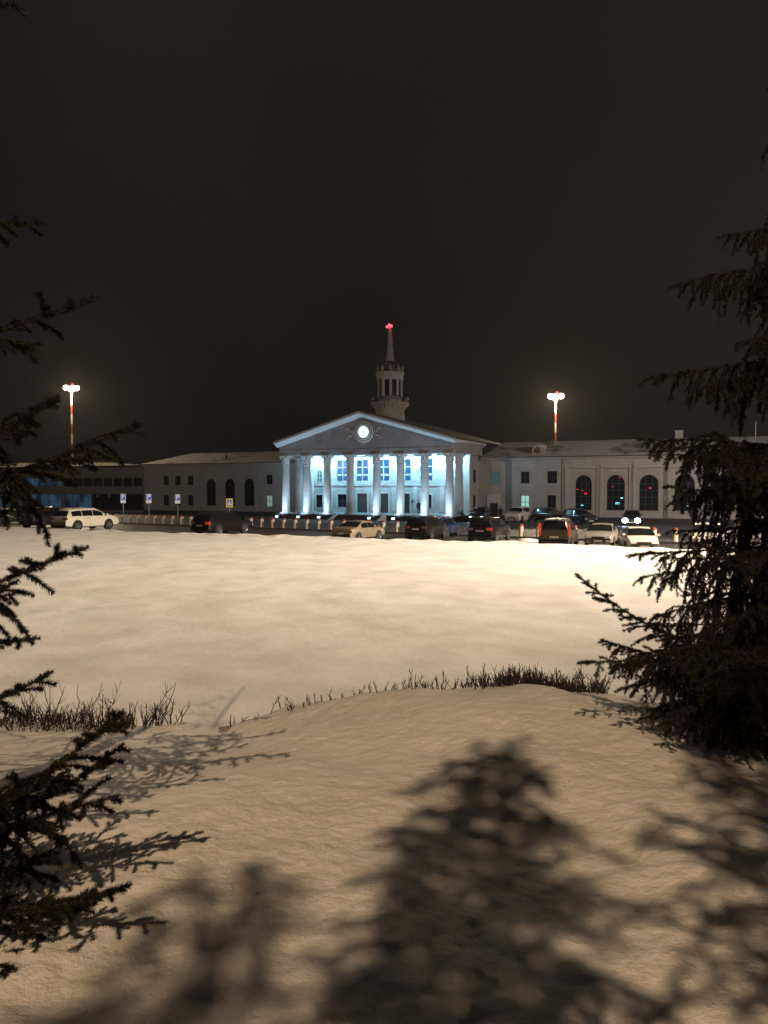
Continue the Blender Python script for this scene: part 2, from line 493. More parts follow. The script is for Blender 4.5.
def wall_openings(mb, x0, x1, z0, z1, y, ops, depth=0.17, mi=0):
    """front wall sheet facing -y with real reveals; ops: (xa, xb, za, zb, arched)"""
    xsv = sorted(set([x0, x1] + [o[0] for o in ops] + [o[1] for o in ops]))
    zsv = sorted(set([z0, z1] + [o[2] for o in ops] + [o[3] for o in ops]))
    for i in range(len(xsv)-1):
        for j in range(len(zsv)-1):
            cx, cz = (xsv[i]+xsv[i+1])/2, (zsv[j]+zsv[j+1])/2
            if any(o[0] < cx < o[1] and o[2] < cz < o[3] for o in ops): continue
            mb.quad((xsv[i],y,zsv[j]), (xsv[i+1],y,zsv[j]), (xsv[i+1],y,zsv[j+1]), (xsv[i],y,zsv[j+1]), mi)
    for (xa, xb, za, zb, ar) in ops:
        d = y + depth
        mb.quad((xa,y,za), (xa,d,za), (xa,d,zb), (xa,y,zb), mi)
        mb.quad((xb,y,za), (xb,d,za), (xb,d,zb), (xb,y,zb), mi)
        mb.quad((xa,y,za), (xb,y,za), (xb,d,za), (xa,d,za), mi)
        if not ar:
            mb.quad((xa,y,zb), (xb,y,zb), (xb,d,zb), (xa,d,zb), mi)
        else:
            r = (xb-xa)/2; cx = (xa+xb)/2; zc = zb - r; n = 12
            for k in range(n):
                a0, a1 = PI*k/n, PI*(k+1)/n
                p0 = (cx - r*math.cos(a0), zc + r*math.sin(a0)); p1 = (cx - r*math.cos(a1), zc + r*math.sin(a1))
                mb.quad((p0[0],y,p0[1]), (p1[0],y,p1[1]), (p1[0],y,zb), (p0[0],y,zb), mi)
                mb.quad((p0[0],y,p0[1]), (p1[0],y,p1[1]), (p1[0],d,p1[1]), (p0[0],d,p0[1]), mi)

def arch_poly(xa, xb, za, zb, n=14):
    r = (xb-xa)/2; cx = (xa+xb)/2; zc = zb - r
    return [(xa, za), (xb, za)] + [(cx + r*math.cos(PI*k/n), zc + r*math.sin(PI*k/n)) for k in range(n+1)]

def window(parent, op, y, glass, frame, cols=2, rows=2, bar=0.06, depth=0.12, name='window', label=None, low_row=None):
    xa, xb, za, zb, ar = op
    g = MB()
    yy = y + depth
    if ar: g.prism(arch_poly(xa, xb, za, zb), yy, yy+0.03)
    else: g.box(xa, xb, yy, yy+0.03, za, zb)
    w = g.build(name, glass, parent)
    if label: w['label'] = label
    f = MB(); y0, y1 = yy-0.05, yy-0.003
    zt = zb - ((xb-xa)/2 if ar else 0)
    e = 0.012
    f.box(xa+e, xa+bar, y0, y1, za+e, zt); f.box(xb-bar, xb-e, y0, y1, za+e, zt)
    f.box(xa+bar, xb-bar, y0, y1, za+e, za+bar)
    if not ar: f.box(xa+bar, xb-bar, y0, y1, zb-bar, zb-e)
    else:
        r = (xb-xa)/2; cx = (xa+xb)/2; n = 12
        for k in range(n):
            a0, a1 = PI*k/n, PI*(k+1)/n
            q = []
            for a, rr in ((a0, r-e), (a1, r-e), (a1, r-bar), (a0, r-bar)):
                q.append((cx-rr*math.cos(a), y0, zt+rr*math.sin(a)))
            f.add(q, [(0,1,2,3)])
    for c in range(1, cols):
        x = xa + (xb-xa)*c/cols
        f.box(x-bar*0.4, x+bar*0.4, y0+0.004, y1, za+bar, zt+((xb-xa)*0.45 if ar else -bar))
    zr = [za + (zt-za)*r_/rows for r_ in range(1, rows)] if low_row is None else low_row
    if ar: zr = zr + [zt]
    for z in zr:
        f.box(xa+bar, xb-bar, y0+0.008, y1, z-bar*0.4, z+bar*0.4)
    f.build('frame', frame, w)
    return w

def surround(mb, op, y, w=0.14, p=0.06):
    xa, xb, za, zb, ar = op
    mb.box(xa-w, xa-0.002, y-p, y-0.003, za, zb+w); mb.box(xb+0.002, xb+w, y-p, y-0.003, za, zb+w)
    mb.box(xa-0.001, xb+0.001, y-p, y-0.003, zb+0.002, zb+w)

# ---- portico levels
Z_POD = lz(286, 513.3, 88.7)                   # podium top
Z_CAP = lz(286, 456.0, 88.7)                   # column top
Z_ENT = lz(281.7, 445.5, 88.2)                 # top of the entablature
Z_APEX = lz(360.5, 411.2, 87.4)
HW = 11.75                                     # half the span of the columns
YW = ly(95.5)
# podium
mb = MB()
mb.box(-HW-0.9, HW+0.9, -0.9, YW-0.02, 0.0, Z_POD-0.06)
mb.build('podium', M['granite'], term)
mb = MB(); mb.box(-HW-0.98, HW+0.98, -0.98, YW-0.02, Z_POD-0.057, Z_POD)
mb.build('podium_paving', mat('paving', (0.28,0.27,0.27), 0.6, var=0.3, vscale=2), term)
# stairs with snowy cheek walls
mb = MB()
n = 6
for k in range(n):
    h = Z_POD*(n-k-0.5)/n
    mb.box(-3.2, 3.2, -0.985-0.32*(k+1), -0.985-0.32*k-0.003, 0.0, h)
mb.build('stairs', M['granite'], term)
for sx in (-1, 1):
    c = MB(); 
    c.add([(sx*3.25,-0.985,0),(sx*3.65,-0.985,0),(sx*3.65,-3.1,0),(sx*3.25,-3.1,0),(sx*3.25,-0.985,Z_POD+0.1),(sx*3.65,-0.985,Z_POD+0.1),(sx*3.65,-3.1,0.16),(sx*3.25,-3.1,0.16)],
          [(0,1,2,3),(4,5,6,7),(0,1,5,4),(1,2,6,5),(2,3,7,6),(3,0,4,7)])
    c.build('cheek_wall', M['snow_cap'], term)

# back wall of the portico
ops = []
big = [342.5, 362.2, 383.3, 404.6, 426.2]
zt_, zb_ = lz(362, 459.2, 95.5), lz(362, 481.4, 95.5)
doors = []; bigs = []; lows = []
for i, px in enumerate(big):
    c = lx(px, 95.5)
    bigs.append((c-0.96, c+0.96, zb_, zt_, False))
    if i in (1, 2, 3): doors.append((c-0.78, c+0.78, Z_POD, lz(362, 493.4, 95.5), False))
    else: lows.append((c-0.78, c+0.78, lz(342, 507.3, 95.5), lz(342, 494.2, 95.5), False))
cA = lx(319.3, 95.5)
smallz = (lz(319, 507.3, 95.5), lz(319, 494.8, 95.5))
for c in (cA, -cA):
    lows.append((c-0.50, c+0.50, smallz[0], smallz[1], False))
archs = [(c-0.48, c+0.48, lz(319, 482.3, 95.5), lz(319, 470.0, 95.5), True) for c in (cA, -cA)]
mb = MB()
wall_openings(mb, -HW-0.45, HW+0.45, Z_POD, Z_CAP, YW, bigs+doors+lows+archs)
mb.build('portico_wall', M['plaster'], term)
mb = MB()
zbelt = lz(362, 485.2, 95.5)
mb.box(-HW-0.3, HW+0.3, YW-0.09, YW-0.004, zbelt-0.07, zbelt+0.07)
for o in doors+lows: surround(mb, o, YW, 0.2, 0.07)
axes = [cA] + [(o[0]+o[1])/2 for o in bigs] + [-cA]
for c in [(axes[i]+axes[i+1])/2 for i in range(len(axes)-1)]:      # shallow lesenes between the axes
    mb.box(c-0.3, c+0.3, YW-0.05, YW-0.004, Z_POD+0.3, zbelt-0.09)
for c in (-HW, HW):                             # antae against the wall
    mb.box(c-0.36, c+0.36, YW-0.36, YW-0.006, Z_POD, Z_CAP-0.02)
mb.build('wall_trim', M['trim'], term)
for o in bigs: window(term, o, YW, M['win_blue'], M['frame_yellow'], 2, 3, 0.1, low_row=[o[2]+(o[3]-o[2])*0.27, o[2]+(o[3]-o[2])*0.32, o[2]+(o[3]-o[2])*0.64], label='tall blue-lit window')
for o in archs: window(term, o, YW, M['win_dim'], M['frame_yellow'], 2, 2, 0.09, label='small arched window')
for o in lows: window(term, o, YW, M['win_dark'], M['frame_dark'], 2, 2, 0.07)
for o in doors:
    d = window(term, o, YW, M['door'], M['frame_dark'], 2, 1, 0.1, name='door', low_row=[o[2]+2.1])
pq = MB(); c = lx(413.6, 95.5); zq = lz(413.6, 501.5, 95.5); pq.box(c-0.28, c+0.28, YW-0.05, YW-0.004, zq-0.22, zq+0.22)
pq.build('plaque', M['granite'], term)

# columns: fluted shaft with entasis, base, corinthian-like capital
def column_parts():
    h = Z_CAP - Z_POD
    sh = MB()
    n = 48
    r0, r1 = 0.53, 0.455
    prof = [(r0, 0.30)] + [(r0 - (r0-r1)*(k/8)**1.6, 0.30+(h-1.35-0.30)*k/8) for k in range(1, 9)]
    sh.lathe(prof, n, fn=lambda a, z: 1 - 0.035*(0.5+0.5*math.cos(a*16)))
    shaft = sh
    ba = MB()
    ba.box(-0.63, 0.63, -0.63, 0.63, 0.0, 0.14)
    ba.lathe([(0.60, 0.143), (0.62, 0.19), (0.60, 0.24), (0.56, 0.26), (0.55, 0.298)], 32)
    ca = MB()
    zc = h - 1.35
    ca.lathe([(0.48, zc+0.003), (0.52, zc+0.05), (0.48, zc+0.10), (0.45, zc+0.12), (0.47, zc+0.5), (0.56, zc+1.05), (0.62, zc+1.2)], 24)
    for ring, (z0, z1, ro, nn, off) in enumerate(((0.12, 0.55, 0.14, 8, 0), (0.35, 0.95, 0.2, 8, PI/8))):
        for k in range(nn):
            a = 2*PI*k/nn + off
            d = Vector((math.cos(a), math.sin(a), 0)); t = Vector((-d.y, d.x, 0))
            rb = 0.46
            pts = [d*(rb)+Vector((0,0,zc+z0)), d*(rb+0.05)+Vector((0,0,zc+(z0+z1)/2)), d*(rb+ro)+Vector((0,0,zc+z1)), d*(rb+ro+0.03)+Vector((0,0,zc+z1-0.1))]
            ws = [0.11, 0.13, 0.1, 0.05]
            for j in range(3):
                ca.add([pts[j]-t*ws[j], pts[j]+t*ws[j], pts[j+1]+t*ws[j+1], pts[j+1]-t*ws[j+1]], [(0,1,2,3)])
    for k in range(4):                          # corner volutes
        a = PI/4 + k*PI/2
        d = Vector((math.cos(a), math.sin(a), 0)); t = Vector((-d.y, d.x, 0))
        c = d*0.74 + Vector((0,0,zc+1.08))
        ca.tube(c - t*0.06, c + t*0.06, 0.12, n=10)
    ca.box(-0.68, 0.68, -0.68, 0.68, zc+1.203, zc+1.348)
    return shaft, ba, ca
sh, ba, ca = column_parts()
col0 = sh.build('column', M['plaster'], term, smooth=True)
b0 = ba.build('base', M['trim'], col0); c0 = ca.build('capital', M['trim'], col0)
xs_col = [-HW + 2*HW*k/7 for k in range(8)]
xs_col = [lx(p, 88.7) for p in (286, 307, 327.3, 350.2, 376.8, 400.6, 424.8, 449.7)]
spots = [(x, 0.0) for x in xs_col] + [(xs_col[0], ly(92.1)), (xs_col[-1], ly(92.1))]
for i, (x, y) in enumerate(spots):
    o = col0 if i == 0 else dup_tree(col0, term)
    o.location = (x, y, Z_POD)

# entablature (three bands), soffit, tympanum, cornices, roof
EX = HW + 0.62
mb = MB()
def ring_beam(o, z0, z1):
    mb.box(-EX-o, EX+o, -0.6-o, 0.6, z0, z1)
    mb.box(-EX-o, -EX+1.15, 0.603, YW+4.2, z0, z1); mb.box(EX-1.15, EX+o, 0.603, YW+4.2, z0, z1)
he = Z_ENT - Z_CAP
ring_beam(0.0, Z_CAP+0.002, Z_CAP+he*0.28)
ring_beam(0.012, Z_CAP+he*0.28+0.002, Z_CAP+he*0.5)
ring_beam(-0.012, Z_CAP+he*0.5+0.002, Z_ENT-0.25)
mb.build('entablature', M['tympanum'], term)
mb = MB(); mb.box(-EX+1.15, EX-1.15, 0.605, YW-0.01, Z_CAP+0.12, Z_CAP+0.25)
mb.build('portico_ceiling', M['plaster'], term)
# side cornice
mb = MB()
for sx in (-1, 1):
    prof = [(EX+0.02, Z_ENT-0.247), (EX+0.35, Z_ENT-0.06), (EX+0.52, Z_ENT+0.08), (EX+0.52, Z_ENT+0.24), (EX+0.02, Z_ENT+0.3)]
    pts = [(sx*p[0], p[1]) for p in prof]
    mb = MB(); mb.prism(pts, -0.55, YW+4.6); mb.build('side_cornice', M['trim'], term)
# tympanum wall
mb = MB()
slope = (Z_APEX - Z_ENT - 0.35)/(EX+0.55)
mb.prism([(-EX, Z_ENT-0.248), (EX, Z_ENT-0.248), (EX, Z_ENT), (0, Z_ENT + slope*EX), (-EX, Z_ENT)], -0.585, 0.0)
mb.build('tympanum', M['tympanum'], term)
# raking cornice: a cyma that leans out over the tympanum
for sx in (-1, 1):
    mb = MB()
    prof = [(-0.59, -0.46), (-0.75, -0.38), (-1.05, -0.2), (-1.42, -0.02), (-1.5, 0.0), (-1.5, 0.26), (-0.59, 0.26)]
    ends = []
    for x in (EX+0.35, 0.0):
        zt = Z_APEX - 0.26 - slope*x
        ends.append([(sx*x, p[0], zt + p[1]) for p in prof])
    n = len(prof)
    mb.add(ends[0]+ends[1], [tuple(range(n)), tuple(range(2*n-1, n-1, -1))] + [(k, (k+1) % n, n+(k+1) % n, n+k) for k in range(n)])
    mb.build('raking_cornice', M['trim'], term)
# dentils under the raking cornice would be sub pixel; the roof
mb = MB()
for sx in (-1, 1):
    a = Vector((0, -1.49, Z_APEX+0.006)); b = Vector((sx*(EX+0.6), -1.49, Z_APEX+0.006-slope*(EX+0.6)))
    mb.quad(a, b, b+Vector((0, 26, 0)), a+Vector((0, 26, 0)))
    mb.quad(a+Vector((0,0,0.07)), b+Vector((0,0,0.07)), b+Vector((0, 26, 0.07)), a+Vector((0, 26, 0.07)))
    mb.quad(a, b, b+Vector((0,0,0.07)), a+Vector((0,0,0.07)))
    mb.quad(b, b+Vector((0,26,0)), b+Vector((0,26,0.07)), b+Vector((0,0,0.07)))
mb.build('portico_roof', M['roof_metal'], term)

# clock with wreath and scrolls
cz = lz(363.6, 432.0, 88.1); cx = lx(363.6, 88.1, 432)
def vring(mb, cx, cz, r, tr, y, n=40, m_=10, k0=0):
    vs = []; fs = []
    for i in range(n):
        a = 2*PI*i/n
        for j in range(m_):
            b = 2*PI*j/m_
            rr = r + tr*math.cos(b)*(1+0.18*math.cos(a*12)*k0)
            vs.append((cx+rr*math.cos(a), y+tr*0.8*math.sin(b), cz+rr*math.sin(a)))
    for i in range(n):
        for j in range(m_):
            fs.append((i*m_+j, ((i+1) % n)*m_+j, ((i+1) % n)*m_+(j+1) % m_, i*m_+(j+1) % m_))
    mb.add(vs, fs)
g = MB(); g.tube((cx, -0.555, cz), (cx, -0.68, cz), 0.70, n=40)
clock = g.build('clock', M['clock_face'], term)
g = MB()
for ang, ln, w in ((R(-93), 0.56, 0.05), (R(98), 0.18, 0.05)):
    d = Vector((math.cos(ang), 0, math.sin(ang))); t = Vector((-d.z, 0, d.x))
    c = Vector((cx, -0.70, cz))
    g.add([c-t*w, c+t*w, c+d*ln+t*w*0.5, c+d*ln-t*w*0.5], [(0,1,2,3)])
g.tube((cx, -0.69, cz), (cx, -0.715, cz), 0.11, n=14)
g.build('clock_hands', M['clock_hand'], clock)
g = MB(); vring(g, cx, cz, 0.92, 0.19, -0.62); vring(g, cx, cz, 1.24, 0.15, -0.60, k0=1)
g.tube((cx, -0.59, cz), (cx, -0.60, cz), 1.3, n=40)
g.build('clock_surround', M['trim'], clock, smooth=True)
for sx in (-1, 1):
    g = MB()
    for ph in (0.5, -0.5):
        p0 = Vector((cx+sx*1.38, -0.6, cz-0.1))
        prev = p0
        for k in range(1, 12):
            u_ = k/11
            q = Vector((cx+sx*(1.38+1.0*u_), -0.6, cz-0.1+ph*1.25*u_+0.14*math.sin(u_*11)))
            g.tube(prev, q, 0.05*(1.2-u_*0.5), n=6)
            if k % 3 == 1:
                for s2 in (-1, 1):
                    e = q + Vector((sx*0.10, 0, s2*0.18))
                    g.tube(q, e, 0.045, 0.02, n=6)
            prev = q
    g.build('scroll_relief', M['trim'], term)

# ---- right wing
SW1, SW2 = 99.3, 98.5
YR1, YR2 = ly(SW1), ly(SW2)
ZE = lz(600, 456.3, SW2)                      # eave
ZPL = lz(640, 518.0, SW2)                     # plinth top
def rect(px0, px1, py0, py1, s, ar=False):
    pc = (px0+px1)/2
    return (lx(px0, s), lx(px1, s), lz(pc, py1, s), lz(pc, py0, s), ar)
x_fl = EX - 0.35                              # portico flank wall
x_st = lx(512, SW2)
x_end = 58.0
ops1 = [rect(490.3, 498.9, 472.2, 483.6, SW1)]
door1 = rect(489.6, 498.2, 503.2, 516.6, SW1)
door1 = (door1[0], door1[1], 0.45, door1[3], False)
mb = MB()
wall_openings(mb, x_fl, x_st, 0.0, ZE, YR1, ops1+[door1])
mb.quad((x_st, YR2, 0), (x_st, YR1, 0), (x_st, YR1, ZE), (x_st, YR2, ZE))
mb.quad((x_fl, YW, 0), (x_fl, YR1, 0), (x_fl, YR1, Z_CAP), (x_fl, YW, Z_CAP))
mb.build('wing_wall', M['plaster_wing'], term)['label'] = 'set back wall with the side door beside the portico'
mb = MB()
ops2 = [rect(520.8, 529.4, 471.6, 483.5, SW2), rect(520.8, 529.4, 495.2, 509, SW2), rect(547.2, 557, 471, 483.4, SW2), rect(547.2, 556.2, 495.2, 509, SW2)]
arc = [rect(575.4, 591.8, 475.0, 510.3, SW2, True), rect(606.8, 624.8, 474.8, 510.5, SW2, True), rect(639.3, 658.5, 474.6, 510.8, SW2, True),
       rect(674.5, 695, 474.3, 511, SW2, True), rect(713, 735, 474, 511.3, SW2, True)]
wall_openings(mb, x_st, x_end, 0.0, ZE, YR2, ops2+arc)
mb.quad((x_end, YR2, 0), (x_end, YR2+18, 0), (x_end, YR2+18, ZE), (x_end, YR2, ZE))
# flank wall of the portico block with two narrow windows
mb.build('wing_wall', M['plaster_wing'], term)['label'] = 'right wing wall with tall arched openings'
for (za, zb) in ((470.0, 482.5), (495.5, 508.5)):
    a, b = lz(474, zb, 97.4), lz(474, za, 97.4)
    mb = MB(); mb.box(x_fl+0.003, x_fl+0.05, ly(97.0), ly(97.8), a, b)
    mb.build('flank_window', M['win_dark'], term)
for o, gl in zip(ops1+ops2, (M['win_dim'], M['win_dark'], M['win_lit'], M['win_dark'], M['win_dark'])):
    y = YR1 if o in ops1 else YR2
    window(term, o, y, gl, M['frame_dark'], 2, 2, 0.07, label='lit green-white window' if gl is M['win_lit'] else ('dimly lit teal window' if gl is M['win_dim'] else None))
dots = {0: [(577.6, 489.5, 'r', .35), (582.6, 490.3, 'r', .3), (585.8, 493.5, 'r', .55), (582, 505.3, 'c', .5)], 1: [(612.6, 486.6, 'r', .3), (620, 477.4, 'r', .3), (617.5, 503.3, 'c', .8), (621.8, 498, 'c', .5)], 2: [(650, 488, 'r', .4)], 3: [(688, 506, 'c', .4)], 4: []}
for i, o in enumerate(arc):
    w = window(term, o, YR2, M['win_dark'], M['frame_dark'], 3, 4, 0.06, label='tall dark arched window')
    for (px, py, c, r) in dots[i]:  # red spots: glowing stand-ins for reflected warning lights; cyan spots: sign inside
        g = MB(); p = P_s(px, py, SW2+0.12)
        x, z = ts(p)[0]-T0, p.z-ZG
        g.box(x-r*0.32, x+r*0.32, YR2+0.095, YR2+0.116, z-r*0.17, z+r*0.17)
        g.build('glint_sign_spot', M['red_glint'] if c == 'r' else M['cyan_dot'], w)
window(term, door1, YR1, M['door'], M['frame_dark'], 1, 1, 0.1, name='door', label='dark side door beside the portico')
mb = MB()
pd = rect(487.2, 501.2, 494.2, 516.8, SW1)
mb.box(pd[0], door1[0]-0.004, YR1-0.12, YR1-0.003, 0.45, pd[3]); mb.box(door1[1]+0.004, pd[1], YR1-0.12, YR1-0.003, 0.45, pd[3])
mb.box(door1[0]-0.002, door1[1]+0.002, YR1-0.12, YR1-0.003, door1[3]+0.004, pd[3])
mb.build('door_surround', M['trim'], term)
# plinths
mb = MB()
mb.box(x_st-0.05, x_end+0.06, YR2-0.1, YR2-0.004, 0.0, ZPL)
mb.box(x_fl+0.06, door1[0]-0.2, YR1-0.09, YR1-0.004, 0.0, ZPL); mb.box(door1[1]+0.2, x_st-0.06, YR1-0.09, YR1-0.004, 0.0, ZPL)
mb.build('plinth', M['granite'], term)
# wing trim: frieze, cornice, bay mouldings, pilasters
def wing_cornice(mb, xa, xb, y, ze):
    mb.box(xa, xb, y-0.06, y-0.003, ze-1.0, ze-0.86)
    mb.box(xa, xb, y-0.22, y-0.003, ze-0.30, ze-0.15)
    mb.box(xa, xb, y-0.5, y-0.003, ze-0.147, ze+0.06)
mb = MB()
wing_cornice(mb, x_st-0.02, x_end, YR2, ZE); wing_cornice(mb, x_fl+0.3, x_st-0.03, YR1, ZE)
for i, o in enumerate(arc):
    c = (o[0]+o[1])/2
    zz = lz(615, 467.2, SW2)
    mb.box(c-1.75, c+1.75, YR2-0.24, YR2-0.004, zz-0.10, zz+0.16)
    for xx in (c-2.05, c+2.05):
        mb.box(xx-0.26, xx+0.26, YR2-0.14, YR2-0.004, ZPL+0.01, ZE-1.01)
for o in ops2+arc:
    mb.box(o[0]-0.12, o[1]+0.12, YR2-0.1, YR2-0.004, o[2]-0.14, o[2]-0.002)
mb.build('wing_trim', M['trim_wing'], term)
# downpipe
mb = MB(); x = lx(563, SW2); mb.tube((x, YR2-0.14, 0.2), (x, YR2-0.14, ZE-0.3), 0.06); mb.build('downpipe', M['plaster_wing'], term)
# roofs
ZRR = lz(600, 440.2, 106.0)
YRG = ly(106.0)
mb = MB()
xl0 = x_fl + 0.2; xr0 = lx(503, 106.0)
e0 = (x_fl+0.25, YR1-0.55, ZE+0.063); e1 = (x_end+0.5, YR2-0.55, ZE+0.063)
mb.quad((x_st-0.04, YR2-0.55, ZE+0.063), e1, (x_end+0.5, YRG, ZRR), (xr0, YRG, ZRR))
mb.add([e0, (x_st-0.04, YR2-0.55, ZE+0.063), (xr0, YRG, ZRR)], [(0,1,2)])
mb.quad((xr0, YRG, ZRR), (x_end+0.5, YRG, ZRR), (x_end+0.5, YRG+9, ZE), (xr0, YRG+9, ZE))
mb.build('wing_roof', M['roof_snow'], term)
mb = MB(); mb.box(x_st-0.5, x_end+0.5, YR2-0.62, YR2-0.555, ZE-0.02, ZE+0.10)
mb.build('gutter', M['frame_dark'], term)
# dormer, vent, snow guard, chimney, antenna on the right roof
dp = P_s(537.3, 452.0, 99.3); dx, dz = ts(dp)[0]-T0, dp.z-ZG
g = MB(); r = 0.68
pts = [(dx-r, dz-0.35), (dx+r, dz-0.35)] + [(dx+r*math.cos(PI*k/12), dz+0.3+r*math.sin(PI*k/12)) for k in range(13)]
g.prism(pts, ly(99.3), ly(103.0)); dm = g.build('dormer', M['plaster_wing'], term)
g = MB(); g.tube((dx, ly(99.3)-0.003, dz+0.25), (dx, ly(99.3)-0.05, dz+0.25), 0.42, n=20); g.build('louvre', mat('louvre', (0.16,0.07,0.05), 0.7, var=0.3), dm)
dp = P_s(551, 443.5, 104); vx, vz = ts(dp)[0]-T0, dp.z-ZG
g = MB(); g.prism([(vx-0.45, vz-0.5), (vx+0.45, vz-0.5), (vx, vz+0.5)], ly(104), ly(105)); g.build('roof_vent', M['roof_metal'], term)
g = MB()
for (pa, pb, py) in ((500, 532, 449.0), (547, 564, 447.4)):
    a, b = P_s(pa, py, 102.6), P_s(pb, py, 102.6)
    g.box(ts(a)[0]-T0, ts(b)[0]-T0, ly(102.6), ly(102.6)+0.05, a.z-ZG-0.05, a.z-ZG+0.13)
g.build('snow_guard', M['frame_dark'], term)
g = MB(); p = P_s(679, 434, 104.5); x, z = ts(p)[0]-T0, p.z-ZG; g.box(x-0.45, x+0.45, ly(104.5), ly(105.3), z-1.5, z+0.35); g.box(x-0.52, x+0.52, ly(104.43), ly(105.37), z+0.353, z+0.48); g.build('chimney', M['plaster_wing'], term)
g = MB(); p = P_s(755.6, 436, 105); x, z = ts(p)[0]-T0, p.z-ZG; g.tube((x, ly(105), z-1.2), (x, ly(105), z+1.8), 0.05, 0.03); g.build('antenna', M['pole_white'], term)

# ---- left wing
SL = 99.0; YL = ly(SL)
ZEL = lz(281, 462.6, SL); ZPLL = lz(220, 511, SL)
xa_, xb_ = lx(144, SL), -x_fl
small = []
for px in (166.2, 178, 190.6):
    small += [rect(px-2.6, px+2.6, 476, 485.2, SL), rect(px-2.6, px+2.6, 495.2, 505.6, SL)]
small += [rect(266.6, 272.4, 474.6, 484.4, SL)]
litw = rect(266.4, 272.4, 495.4, 506.6, SL)
arl = [rect(206.6, 215.6, 479.0, 505.8, SL, True), rect(225.2, 234.8, 478.8, 505.8, SL, True), rect(244.4, 254.2, 478.6, 505.8, SL, True)]
mb = MB()
wall_openings(mb, xa_, xb_, 0.0, ZEL, YL, small+[litw]+arl)
mb.quad((-x_fl, YW, 0), (-x_fl, YL, 0), (-x_fl, YL, Z_CAP), (-x_fl, YW, Z_CAP))
mb.quad((xa_, YL, 0), (xa_, YL+16, 0), (xa_, YL+16, ZEL), (xa_, YL, ZEL))
mb.build('wing_wall', M['plaster_wing'], term)['label'] = 'left wing wall with small square windows'
for o in small: window(term, o, YL, M['win_dark'], M['frame_dark'], 2, 2, 0.06)
window(term, litw, YL, M['win_pale'], M['frame_yellow'], 2, 2, 0.08, label='pale lit window left of the portico')
for o in arl: window(term, o, YL, M['win_dark'], M['frame_dark'], 2, 3, 0.06, label='tall dark arched window')
mb = MB()
wing_cornice(mb, xa_-0.3, xb_-0.3, YL, ZEL)
for o in arl:
    c = (o[0]+o[1])/2; zz = lz(230, 472.6, SL)
    mb.box(c-1.7, c+1.7, YL-0.12, YL-0.004, zz-0.1, zz+0.12)
for o in small+arl+[litw]:
    mb.box(o[0]-0.1, o[1]+0.1, YL-0.1, YL-0.004, o[2]-0.14, o[2]-0.002)
mb.box(lx(257, SL)-0.15, lx(257, SL)+0.15, YL-0.05, YL-0.004, ZPLL, ZEL-1.01)
mb.build('wing_trim', M['trim_wing'], term)
mb = MB(); mb.box(xa_-0.05, xb_-0.05, YL-0.1, YL-0.004, 0.0, ZPLL); mb.build('plinth', M['granite'], term)
YLG = ly(106.5); ZRL = lz(275, 451.5, 106.5)
mb = MB()
mb.quad((xa_-0.4, YL-0.55, ZEL+0.063), (xb_+0.5, YL-0.55, ZEL+0.063), (xb_+3, YLG, ZRL), (lx(192, 106.5), YLG, ZRL))
mb.add([(xa_-0.4, YL-0.55, ZEL+0.063), (lx(192, 106.5), YLG, ZRL), (xa_-0.4, YLG+7.5, ZEL+0.063)], [(0,1,2)])
mb.quad((lx(192, 106.5), YLG, ZRL), (xb_+3, YLG, ZRL), (xb_+3, YLG+7.5, ZEL+0.063), (xa_-0.4, YLG+7.5, ZEL+0.063))
mb.build('wing_roof', M['roof_snow'], term)
mb = MB(); mb.box(xa_-0.4, xb_-0.3, YL-0.62, YL-0.555, ZEL-0.02, ZEL+0.09); mb.build('gutter', M['frame_dark'], term)
mb = MB(); p = P_s(226, 458, 101.5); x, z = ts(p)[0]-T0, p.z-ZG
mb.box(x-0.12, x+0.12, ly(101.5), ly(101.8), z-0.7, z+0.55); mb.build('vent_pipe', M['frame_dark'], term)

# ---- tower
STW = 97.5
tx, ty = lx(390.0, STW, 400), ly(STW)
def tz(py): return lz(390, py, STW)
g = MB()
r0 = 1.95
g.lathe([(2.15, tz(432)), (2.05, tz(416)), (r0, tz(411.2)), (r0+0.1, tz(410.6)), (r0+0.1, tz(409.6)), (r0+0.05, tz(409.2)), (2.15, tz(407.5)), (2.62, tz(404.6)), (2.66, tz(404.0)), (2.66, tz(403.2)), (1.6, tz(403.1)), (1.6, tz(396.8))], 40, c=(tx, ty, 0))
tower = g.build('tower', M['plaster_wing'], term, smooth=True)
g = MB()
for k in range(28):                            # brackets under the gallery
    a = 2*PI*k/28; m4 = Matrix.Translation((tx, ty, 0)) @ Matrix.Rotation(a, 4, 'Z')
    vs = [m4 @ Vector(p) for p in ((2.0,-0.09,tz(409)), (2.0,0.09,tz(409)), (2.58,0.09,tz(404.7)), (2.58,-0.09,tz(404.7)), (2.12,-0.09,tz(409)), (2.12,0.09,tz(409)), (2.68,0.09,tz(405.0)), (2.68,-0.09,tz(405.0)))]
    g.add(vs, [(0,1,2,3),(4,5,6,7),(0,1,5,4),(1,2,6,5),(2,3,7,6),(3,0,4,7)])
g.build('bracket_ring', M['trim'], tower)
g = MB()
for k in range(36):
    a = 2*PI*k/36
    g.tube((tx+2.55*math.cos(a), ty+2.55*math.sin(a), tz(403.2)), (tx+2.55*math.cos(a), ty+2.55*math.sin(a), tz(398.2)), 0.035, n=5)
for zz in (tz(398.2), tz(400.5)):
    for k in range(36):
        a, b = 2*PI*k/36, 2*PI*(k+1)/36
        g.tube((tx+2.55*math.cos(a), ty+2.55*math.sin(a), zz), (tx+2.55*math.cos(b), ty+2.55*math.sin(b), zz), 0.04, n=5)
g.build('gallery_railing', M['frame_dark'], tower)
g = MB()
g.lathe([(1.15, tz(396.8)), (1.15, tz(380.5))], 24, c=(tx, ty, 0))
g.build('lantern_core', M['granite'], tower)
